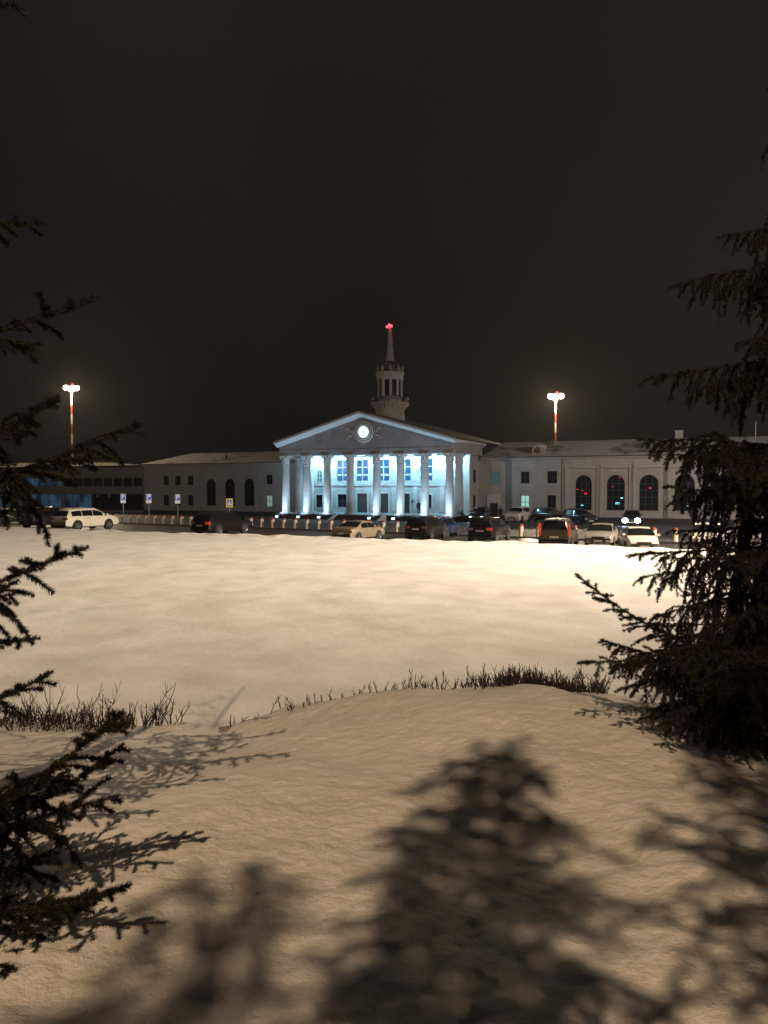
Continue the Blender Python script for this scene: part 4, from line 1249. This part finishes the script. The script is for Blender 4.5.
    if extra == 'snow_roof':
        g = MB(); pts = []
        nx_, ny_ = 18, 9
        for i in range(nx_+1):
            xn = K['rear'][1]-0.01 + (K['front'][0]-K['rear'][1])*i/nx_
            r_ = ring(xn); hw = r_[6][1]*0.98
            for j in range(ny_+1):
                y = -hw + 2*hw*j/ny_
                edge = min(i, nx_-i, j, ny_-j)
                zz = r_[8][2]-0.02 - 0.07*(abs(y)/hw)**3 + (0.07+0.02*random.random() if edge else 0)
                pts.append((xn*L, y, zz))
        g.add(pts, [(i*(ny_+1)+j, i*(ny_+1)+j+1, (i+1)*(ny_+1)+j+1, (i+1)*(ny_+1)+j) for i in range(nx_) for j in range(ny_)])
        g.build('snow_layer', M['snow_cap'], c, smooth=True)
    return c

def headlamps(c, kind, energy, color=(0.62, 0.82, 1.0)):
    K = KIND[kind]
    for sy in (1, -1):
        lamp('headlight_beam', 'SPOT', energy, color, (K['L']/2+0.12, sy*K['W']*0.335, 0.75), c, target=(K['L']/2+12, sy*K['W']*0.335, 0.2), radius=0.09, angle=R(95), blend=0.8)

g_cars = 'cars parked along the snow field'
g_fore = 'cars standing on the forecourt'
car_at(86, 529.6, R(62), 'wagon', 'white', 'white estate car at the left with a snow-dusted roof, seen from its side', extra='snow_roof', scale=1.06)
car_at(49, 527.0, R(65), 'suv', 'black', 'black SUV half hidden behind the white estate car', scale=1.0)
car_at(6, 523.5, R(-25), 'sedan', 'brown', 'dull brown sedan at the left edge behind the spruce branches', extra='snow_roof')
car_at(223, 534.0, R(62), 'wagon', 'black', 'black estate car with one red taillight lit, below the crossing sign', tail=M['tail_on'], extra=None)
car_at(359, 541.0, R(60), 'sedan', 'gold', 'beige-gold sedan seen from behind and its right side, before the portico', scale=0.86)
car_at(427, 539.0, R(66), 'suv', 'black', 'black boxy SUV seen from behind, right of the gold sedan', scale=0.87)
car_at(443, 536.6, R(66), 'suv', 'blue', 'dark blue car peeking out right of the black boxy SUV', scale=0.8)
car_at(490, 541.6, R(65), 'suv', 'black', 'black crossover seen from behind with amber-lit right taillight, left of the lone bollard', tail=M['tail_on'], scale=0.89)
h1 = car_at(480, 523.0, R(-108), 'offroad', 'darkblue', 'dark off-road car facing the camera with two small lit headlights', group=g_fore, head=M['head_on'])
headlamps(h1, 'offroad', 60)
car_at(518, 523.0, R(-118), 'offroad', 'white', 'white off-road car facing the camera below the lit window', group=g_fore)
car_at(549, 522.8, R(-60), 'suv', 'black', 'black car parked against the wing between the white off-roader and first arch', group=g_fore)
car_at(579, 525.0, R(-70), 'suv', 'darkblue', 'dark car standing below the first arched window', group=g_fore)
car_at(559, 547.0, R(70), 'minivan', 'brown', 'brown minivan seen from behind with tall red-lit taillights', tail=M['tail_on'], scale=0.94)
car_at(602, 545.5, R(-112), 'sedan', 'silver', 'silver sedan facing the camera, right of the minivan', scale=0.88)
car_at(638, 551.5, R(-100), 'sedan', 'white', 'white sedan before the dazzling headlights, with its bonnet to the snow', scale=0.86)
h2 = car_at(632, 526.5, R(-110), 'suv', 'darkblue', 'dark car dazzling the camera with two bright bluish headlights', group=g_fore, head=M['head_bright'])
headlamps(h2, 'suv', 5000)
car_at(708, 551.0, R(-112), 'sedan', 'white', 'pale sedan glinting behind the right spruce, nearer to the white sedan')
car_at(756, 553.0, R(-112), 'minivan', 'silver', 'silver minivan glinting behind the right spruce at the picture edge')

# snow heap at the foot of the lone bollard
p = P_g(527, 541)
g = MB(); g.lathe([(0.75, -0.05), (0.7, 0.03), (0.45, 0.12), (0.15, 0.17), (0.02, 0.18)], 22, fn=lambda a, z: 1+0.18*math.sin(3*a+1)+0.1*math.sin(7*a))
tag(g.build('snow_heap', M['snow_cap'], loc=p, smooth=True), 'small heap of snow at the foot of the bollard between the parked cars', 'snow heap')

# ------------------------------------------------------------------ people
def person(loc, rz, label, height=1.72):
    o = thing('person', label, 'person', loc, rz)
    pts = [(0,0,.93,.15),(0,0,1.12,.155),(0,0,1.32,.17),(0,0,1.46,.10),(0,0,1.53,.065),(0,0.01,1.62,.10),(0,0.01,1.71,.085),
           (.10,0,.86,.115),(.115,.02,.48,.085),(.12,-.02,.09,.06),(.12,.12,.05,.05),(-.10,0,.86,.115),(-.13,-.03,.48,.085),(-.14,-.08,.09,.06),(-.14,.06,.05,.05),
           (.19,0,1.40,.085),(.25,-.02,1.14,.07),(.24,.10,.92,.055),(.24,.14,.84,.045),(-.19,0,1.40,.085),(-.25,-.02,1.14,.07),(-.22,.10,.92,.055),(-.21,.14,.84,.045)]
    ed = [(0,1),(1,2),(2,3),(3,4),(4,5),(5,6),(0,7),(7,8),(8,9),(9,10),(0,11),(11,12),(12,13),(13,14),(3,15),(15,16),(16,17),(17,18),(3,19),(19,20),(20,21),(21,22)]
    me = bpy.data.meshes.new('body'); me.from_pydata([p_[:3] for p_ in pts], ed, [])
    t = bpy.data.objects.new('body_tmp', me); COL.objects.link(t)
    t.modifiers.new('skin', 'SKIN'); t.modifiers.new('sub', 'SUBSURF').levels = 1
    for v_, p_ in zip(me.skin_vertices[0].data, pts): v_.radius = (p_[3], p_[3])
    me.skin_vertices[0].data[0].use_root = True
    bpy.context.view_layer.update()
    me2 = bpy.data.meshes.new_from_object(t.evaluated_get(bpy.context.evaluated_depsgraph_get()))
    bpy.data.objects.remove(t)
    me2.materials.clear(); me2.materials.append(M['coat']); me2.materials.append(M['skin'])
    for f in me2.polygons:
        f.use_smooth = True
        if f.center.z > 1.55: f.material_index = 1
    b_ = bpy.data.objects.new('body', me2); COL.objects.link(b_); b_.parent = o
    g = MB(); g.lathe([(0.115, 1.64), (0.12, 1.70), (0.09, 1.78), (0.02, 1.81)], 14); g.build('hat', M['coat'], o, smooth=True)
    g = MB(); g.lathe([(0.27, 0.62), (0.24, 0.9), (0.215, 1.15), (0.225, 1.35), (0.12, 1.48), (0.08, 1.52)], 18, fn=lambda a, z: 1-0.25*abs(math.sin(a))); g.build('coat', M['coat'], o, smooth=True)
    return o
wp = term.matrix_basis @ Vector((lx(418.6, 94.6), ly(94.6), Z_POD))
person(wp, R(150), 'person in a dark coat standing by the right portico door')
wp = term.matrix_basis @ Vector((lx(500.6, 97.5), ly(97.5), 0)); wp.z = ground_z(wp.x, wp.y)+0.1
person(wp, R(170), 'person in dark winter clothes beside the side door of the right wing')

# ------------------------------------------------------------------ spruces
def needle_mat(name, col, col2):
    m = mat(name, col, 0.6, col2=col2, vscale=3.0, spec=0.3)
    return m
M['needles'] = needle_mat('needles', (0.015, 0.018, 0.009), (0.018, 0.016, 0.009))
M['bark'] = mat('bark', (0.04, 0.028, 0.02), 0.9, var=0.4, vscale=12, bump=0.6, bscale=30)

class Spruce:
    def __init__(self): self.wv = []; self.wf = []; self.nv = []; self.nf_count = 0; self.wn = 0
    def wood(self, pts, r0, r1, n=5):
        pts = np.asarray(pts); k = len(pts)
        tg = np.gradient(pts, axis=0); tg /= np.linalg.norm(tg, axis=1)[:, None] + 1e-9
        ref = np.where(np.abs(tg[:, 2:3]) > 0.9, np.array([[1., 0, 0]]), np.array([[0, 0, 1.]]))
        a = np.cross(tg, ref); a /= np.linalg.norm(a, axis=1)[:, None] + 1e-9
        b = np.cross(tg, a)
        r = np.linspace(r0, r1, k)
        ang = np.arange(n)*2*PI/n
        v = pts[:, None, :] + r[:, None, None]*(np.cos(ang)[None, :, None]*a[:, None, :] + np.sin(ang)[None, :, None]*b[:, None, :])
        self.wv.append(v.reshape(-1, 3))
        i = np.arange(k-1)[:, None]*n; j = np.arange(n)[None, :]; j2 = (j+1) % n
        f = np.stack([i+j, i+j2, i+n+j2, i+n+j], -1).reshape(-1, 4) + self.wn
        self.wf.append(f); self.wn += k*n
    def needles(self, pts, dens, ln, wd, up=0.25):
        pts = np.asarray(pts)
        seg = np.diff(pts, axis=0); sl = np.linalg.norm(seg, axis=1)
        tot = sl.sum(); n = int(tot*dens)
        if n < 2: return
        cum = np.concatenate([[0], np.cumsum(sl)])
        u = np.sort(rng.random(n))*tot
        idx = np.clip(np.searchsorted(cum, u)-1, 0, len(sl)-1)
        p = pts[idx] + seg[idx]*((u-cum[idx])/sl[idx])[:, None]
        d = seg[idx]/sl[idx][:, None]
        rnd = rng.normal(size=(n, 3)); rnd[:, 2] += up
        rnd -= d*(rnd*d).sum(1)[:, None]; rnd /= np.linalg.norm(rnd, axis=1)[:, None]+1e-9
        dirn = rnd*0.82 + d*0.6; dirn /= np.linalg.norm(dirn, axis=1)[:, None]
        L = ln*(0.7+0.6*rng.random(n))*np.clip((tot-u)/ (ln*1.2)+0.45, 0.45, 1)
        side = np.cross(dirn, rng.normal(size=(n, 3))); side /= np.linalg.norm(side, axis=1)[:, None]+1e-9
        w = wd*0.5
        v = np.stack([p - side*w, p + side*w, p + dirn*L[:, None]], 1)
        self.nv.append(v.reshape(-1, 3))
    def branch(self, p0, p1, bend=0.0, lat=0.3, hang=0.0, spacing=0.05, dens=700, ln=0.017, wd=0.0024, sub=True, r=0.012, start=0.12, tipup=0.0):
        p0, p1 = np.array(p0, float), np.array(p1, float)
        L = np.linalg.norm(p1-p0)
        k = max(8, int(L/0.08))
        u = np.linspace(0, 1, k)[:, None]
        pts = p0 + (p1-p0)*u
        pts[:, 2] += bend*L*4*(u*(1-u))[:, 0] 
        pts += np.cumsum(rng.normal(0, 0.006, (k, 3)), axis=0)*u*(1-u)*3
        self.wood(pts, r*0.75, 0.0025, 6)
        self.needles(pts[int(k*0.3):], dens, ln, wd)
        m = int(L*(1-start)/spacing)
        side = 1
        for i in range(m):
            f = start + (1-start)*(i+rng.random()*0.7)/m
            if f > 0.985: break
            x = f*(k-1); i0 = int(x); i0 = min(i0, k-2)
            q = pts[i0] + (pts[i0+1]-pts[i0])*(x-i0)
            d = pts[i0+1]-pts[i0]; d /= np.linalg.norm(d)
            s = np.cross(d, [0, 0, 1.]); s /= np.linalg.norm(s)+1e-9
            side = -side
            ll = lat*min(1, (1-f)*1.9+0.16)*min(1, f*3.0+0.25)*(0.55+0.7*rng.random())
            ll = max(ll, 0.05)
            ang = R(rng.uniform(38, 62))
            v0 = d*math.cos(ang) + s*side*math.sin(ang) + np.array([0, 0, rng.normal(-0.05, 0.42)])
            self.shoot(q, v0, ll, hang*(0.6+0.8*rng.random()), dens, ln, wd, sub)
    def shoot(self, q, v0, ll, hang, dens, ln, wd, sub):
        kk = max(4, int(ll/0.035))
        pp = [q]; v = v0/np.linalg.norm(v0); st = ll/kk
        for j in range(kk):
            v = v + np.array([0, 0, -hang*st*9]) + rng.normal(0, 0.05, 3)
            v /= np.linalg.norm(v)
            pp.append(pp[-1]+v*st)
        pp = np.array(pp)
        self.wood(pp, 0.0035, 0.0016, 3)
        self.needles(pp, dens, ln, wd)
        if sub and ll > 0.09:
            ns = int(ll/0.045)
            for j in range(ns):
                f = (j+0.6+0.3*rng.random())/ns
                if f > 0.9: break
                i0 = min(int(f*kk), kk-1)
                d = pp[i0+1]-pp[i0]; d /= np.linalg.norm(d)
                s = np.cross(d, [0, 0, 1.]); nrm = np.linalg.norm(s)
                if nrm < 0.3: s = rng.normal(size=3); s -= d*s.dot(d); nrm = np.linalg.norm(s)
                s /= nrm
                sg = 1 if j % 2 else -1
                l2 = max(0.03, ll*0.42*(1-f)+0.02)*(0.6+0.6*rng.random())
                w = d*0.72 + s*sg*0.69 + np.array([0, 0, rng.normal(0, 0.15)])
                kk2 = max(3, int(l2/0.03)); p2 = [pp[i0]]; w /= np.linalg.norm(w)
                for _ in range(kk2):
                    w = w + np.array([0, 0, -hang*l2/kk2*9]); w /= np.linalg.norm(w)
                    p2.append(p2[-1]+w*l2/kk2)
                self.needles(p2, dens, ln, wd)
    def build(self, name, label, base, height, group, rr=None):
        o = thing(name, label, 'spruce tree', Vector(base), 0, group)
        b = np.array(base)
        zz = np.linspace(-0.3, height, 16)
        tp = np.stack([0.03*np.sin(zz*1.3), 0.03*np.cos(zz*0.9)-0.03, zz], 1)
        rr = rr or 0.03 + height*0.013
        tr = Spruce.__new__(Spruce); Spruce.__init__(tr); tr.wood(tp, rr, 0.012, 12)
        npmesh('trunk', np.concatenate(tr.wv), np.concatenate(tr.wf), M['bark'], o, True)
        npmesh('branches', np.concatenate(self.wv)-b, np.concatenate(self.wf), M['bark'], o, True)
        nv = np.concatenate(self.nv)-b
        npmesh('crown', nv, np.arange(len(nv)).reshape(-1, 3), M['needles'], o)
        return o

def whorls(sp, base, h, z0, z1, rad, step, per, azr=(0, 2*PI), elev0=-0.15, elev1=0.5, skip=None, **kw):
    z = z0; a0 = 0
    while z < z1:
        f = (z-z0)/(h-z0)
        Lr = rad*(1-f)**0.85*rng.uniform(0.85, 1.1)+0.08
        for k in range(per):
            az = a0 + 2*PI*k/per + rng.normal(0, 0.2)
            az = az % (2*PI)
            if not (azr[0] <= az <= azr[1] or azr[0] <= az+2*PI <= azr[1] or azr[0] <= az-2*PI <= azr[1]): continue
            el = elev0 + (elev1-elev0)*f + rng.normal(0, 0.06)
            L = Lr*rng.uniform(0.75, 1.1)
            p0 = (base[0], base[1], base[2]+z)
            p1 = (base[0]+L*math.cos(az)*math.cos(el), base[1]+L*math.sin(az)*math.cos(el), base[2]+z+L*math.sin(el))
            sp.branch(p0, p1, r=0.006+0.008*L, **kw)
        a0 += 1.1
        z += step*rng.uniform(0.8, 1.2)

# left spruce: explicit boughs that reach into the frame, whorls elsewhere
lb = (-2.05, 2.95, mz(-2.05, 2.95))
sp = Spruce()
def bough(tb, px, py, D, zpy, Dz=2.95, **kw):
    tip = P_d(px, py, D)
    z0 = P_d(0, zpy, Dz).z
    sp.branch((tb[0], tb[1], z0), tip, **kw)
LK = dict(dens=2500, ln=0.020, wd=0.0031)
for args in ((18, 3, 2.9, 30, -.03, .16), (47, 224, 2.75, 236, .02, .16), (12, 240, 3.1, 240, -.02, .14), (95, 298, 2.7, 372, -.02, .20), (42, 345, 2.95, 372, .04, .18), (52, 398, 2.85, 470, -.05, .2),
             (142, 424, 2.65, 520, -.03, .27), (100, 458, 3.1, 520, .04, .22), (60, 400, 3.2, 500, -.03, .22), (20, 425, 2.6, 500, 0, .25)):
    px, py, D, zpy, bd, lt = args
    bough(lb, px, py, D, zpy, bend=bd, lat=lt, hang=0.55, spacing=0.05, start=0.2, **LK)
for args in ((88, 547, 2.7, 620, -.02, .20), (34, 640, 2.8, 660, .02, .14), (52, 672, 2.7, 740, -.02, .17), (20, 592, 3.0, 640, 0, .2), (122, 712, 2.55, 860, -.06, .26), (124, 744, 2.75, 880, -.04, .22), (118, 797, 2.65, 890, .02, .24),
             (70, 770, 2.9, 880, 0, .25), (131, 884, 2.45, 905, -.06, .20), (95, 905, 2.6, 930, .03, .2), (58, 860, 2.8, 930, .02, .25), (40, 930, 2.5, 930, 0.02, .2), (14, 968, 2.4, 950, .02, .2), (30, 790, 2.6, 860, 0, .22)):
    px, py, D, zpy, bd, lt = args
    bough(lb, px, py, D, zpy, bend=bd, lat=lt*1.2, hang=0.35, spacing=0.047, start=0.2, **LK)
whorls(sp, lb, 4.1, 0.35, 3.9, 1.5, 0.3, 5, azr=(R(100), R(270)), dens=420, ln=0.018, wd=0.0034, lat=0.25, hang=0.4, spacing=0.07)
sp.build('spruce_tree', 'spruce on the left whose separate upturned boughs reach into the picture', lb, 4.1, 'spruces on the snow bank')

# right spruce
rb = (3.02, 5.35, mz(3.02, 5.35))
sp = Spruce()
RK = dict(dens=1300, ln=0.021, wd=0.0041)
for args in ((722, 236, 5.0, 205, -.04, .30, 1.3), (668, 288, 5.0, 268, .05, .34, 1.5), (742, 300, 5.3, 300, .03, .3, 1.5), (735, 345, 5.0, 330, .04, .34, 1.4), (752, 268, 4.9, 262, .05, .3, 1.5),
             (643, 380, 5.1, 362, .04, .36, 1.5), (690, 392, 5.4, 378, .05, .36, 1.5), (760, 400, 4.6, 360, .05, .36, 1.4),
             (637, 440, 4.9, 456, .03, .36, .7), (655, 452, 5.5, 462, .05, .42, 1.5), (690, 458, 4.7, 462, .06, .45, 1.5), (730, 470, 4.6, 465, .06, .45, 1.5), (672, 505, 5.2, 480, .08, .4, 1.4), (765, 480, 4.4, 450, .05, .42, 1.3),
             (626, 556, 4.8, 560, .03, .34, .6), (640, 578, 5.2, 565, .04, .42, 1.0), (650, 620, 5.0, 590, .05, .45, 1.2), (690, 640, 4.7, 600, .05, .45, 1.2),
             (720, 560, 4.7, 560, .05, .42, 1.1), (740, 620, 4.5, 590, .05, .45, 1.1), (764, 560, 4.3, 540, .05, .45, 1.1)):
    px, py, D, zpy, bd, lt, hg = args
    bough(rb, px, py, D, zpy, Dz=5.35, bend=bd, lat=lt, hang=hg, spacing=0.042, start=0.12, **RK)
for args in ((575, 574, 4.75, 690, -.05, .28, .25), (577, 664, 4.7, 680, .03, .30, .5), (600, 640, 5.1, 690, 0, .36, .7), (618, 690, 4.6, 690, .05, .4, .9), (640, 720, 4.8, 680, .07, .42, .9), (670, 725, 4.4, 680, .07, .42, 1.0), (710, 730, 4.4, 680, .07, .42, 1.0), (752, 720, 4.2, 680, .06, .42, 1.0),
             (610, 668, 5.3, 670, .04, .4, .8), (640, 660, 4.4, 650, .05, .42, .9), (700, 690, 4.2, 650, .06, .45, .9), (740, 690, 4.1, 650, .06, .45, .9), (660, 690, 5.6, 670, .05, .42, .9), (690, 660, 5.2, 640, .05, .42, .9), (660, 640, 5.4, 640, .04, .42, .9)):
    px, py, D, zpy, bd, lt, hg = args
    bough(rb, px, py, D, zpy, Dz=5.35, bend=bd, lat=lt, hang=hg, spacing=0.036, start=0.1, **RK)
whorls(sp, rb, 5.2, 0.15, 5.0, 1.75, 0.26, 6, azr=(R(-100), R(120)), dens=600, ln=0.022, wd=0.006, lat=0.42, hang=1.3, spacing=0.05)
whorls(sp, rb, 5.6, 0.15, 2.1, 1.25, 0.22, 5, azr=(R(120), R(260)), dens=800, ln=0.022, wd=0.006, lat=0.45, hang=1.1, spacing=0.042)
sp.build('spruce_tree', 'large dark spruce on the right with drooping hanging boughs down to the snow', rb, 5.2, 'spruces on the snow bank')

# spruces behind the photographer; their shadows fall on the near snow
def shadow_spruce(x, y, h, rad, per, step, dens, label, z0=2.2):
    b = (x, y, mz(x, y)); s_ = Spruce()
    whorls(s_, b, h, z0, h-0.1, rad, step, per, elev0=-0.1, elev1=0.65, dens=dens, ln=0.025, wd=0.008, lat=0.3, hang=0.6, spacing=0.06)
    s_.build('spruce_tree', label, b, h, 'spruces on the snow bank', 0.05)
shadow_spruce(-0.68, -2.5, 6.55, 0.70, 8, 0.20, 600, 'slender spruce behind the camera whose pointed shadow crosses the near snow')
shadow_spruce(0.3, -2.0, 6.2, 1.3, 6, 0.30, 480, 'broad spruce behind the camera shading the lower right snow')
shadow_spruce(-1.38, -3.5, 6.6, 0.85, 6, 0.24, 480, 'small spruce behind the camera shading the lower left snow')

# ------------------------------------------------------------------ hedge stubs poking out of the bank
M['twig'] = mat('twig', (0.035, 0.024, 0.017), 0.85, var=0.3, vscale=8)
def hedge(label, spec, name='bare_hedge'):
    sp_ = Spruce(); pts0 = None
    for (pa, pb, n, hmin, hmax, D0, D1) in spec:
        for _ in range(n):
            px = rng.uniform(pa, pb); D = rng.uniform(D0, D1)
            x = (px-384)/F*D
            zg = mz(x, D) - 0.05
            cr = 3.5 - (np.interp(px, CPX, CPY)-HORIZON)/F*YC
            # height reaches above the crest line of sight
            zline = 3.5 - (np.interp(px, CPX, CPY)-HORIZON)/F*D
            h = max(0.1, zline - zg) + rng.uniform(hmin, hmax)
            lean = rng.normal(0, 0.28, 2)
            k = 6; u = np.linspace(0, 1, k)[:, None]
            p = np.array([x, D, zg]) + u*np.array([lean[0]*h, lean[1]*h, h]) + np.cumsum(rng.normal(0, 0.010, (k, 3)), 0)
            sp_.wood(p, 0.0055, 0.0022, 4)
            for j in range(rng.integers(2, 6)):
                f = rng.uniform(0.45, 0.95); i0 = int(f*(k-1))
                q = p[i0]; l = rng.uniform(0.05, 0.16)*min(1, h*2)
                d = np.array([rng.normal(0, 0.6), rng.normal(0, 0.4), rng.uniform(0.5, 1.2)]); d /= np.linalg.norm(d)
                sp_.wood(np.array([q, q+d*l*0.5, q+d*l+np.array([0, 0, 0.02])]), 0.003, 0.0014, 3)
    v = np.concatenate(sp_.wv); c = v.mean(0); c[2] = v[:, 2].min()
    o = npmesh(name, v-c, np.concatenate(sp_.wf), M['twig'])
    o.location = c
    return tag(o, label, 'hedge')
hedge('dense brown bare hedge twigs sticking out of the snow beside the left spruce', [(-60, 130, 420, -0.02, 0.10, 6.2, 6.9), (80, 176, 46, 0.0, 0.2, 6.25, 6.9), (20, 170, 22, 0.12, 0.32, 6.3, 6.9)])
hedge('sparse thin twigs along the middle crest of the snow bank', [(225, 300, 12, 0.0, 0.06, 6.2, 6.6), (300, 380, 20, -0.03, 0.03, 6.2, 6.6)])
hedge('bare hedge twigs thickening towards the right spruce', [(380, 470, 45, -0.03, 0.055, 6.2, 6.7), (470, 545, 130, -0.03, 0.085, 6.2, 6.8), (505, 606, 520, -0.03, 0.11, 6.2, 6.9)])
# clod of snow; dirt and the shade of the hedge gap painted as grey
p = P_d(231, 738, 6.1)
g = MB(); g.lathe([(0.02, -0.10), (0.19, -0.08), (0.2, 0.0), (0.15, 0.05), (0.07, 0.075), (0.01, 0.08)], 26, fn=lambda a, z: 1+0.16*math.sin(3*a+2)+0.1*math.sin(5*a+z*20)+0.06*math.sin(11*a))
tag(g.build('snow_clod', mat('dirty_shaded_snow', (0.34, 0.32, 0.30), 0.9, var=0.4, vscale=6, bump=0.8, bscale=14), loc=p, smooth=True), 'dirty lump of snow, painted grey for the shade in the gap of the hedge', 'snow lump')

# ------------------------------------------------------------------ haze: closed box round the place
if HAZE > 0:
    hm = bpy.data.materials.new('haze'); hm.use_nodes = True
    ht = hm.node_tree; ht.nodes.remove(ht.nodes['Principled BSDF'])
    pv = ht.nodes.new('ShaderNodeVolumePrincipled')
    pv.inputs['Color'].default_value = (0.9, 0.9, 0.9, 1); pv.inputs['Density'].default_value = HAZE
    pv.inputs['Anisotropy'].default_value = 0.6
    ht.links.new(pv.outputs[0], ht.nodes['Material Output'].inputs['Volume'])
    g = MB(); g.box(-425, 425, -155, 525, -2.3, 40)
    tag(g.build('haze', hm), kind='stuff')
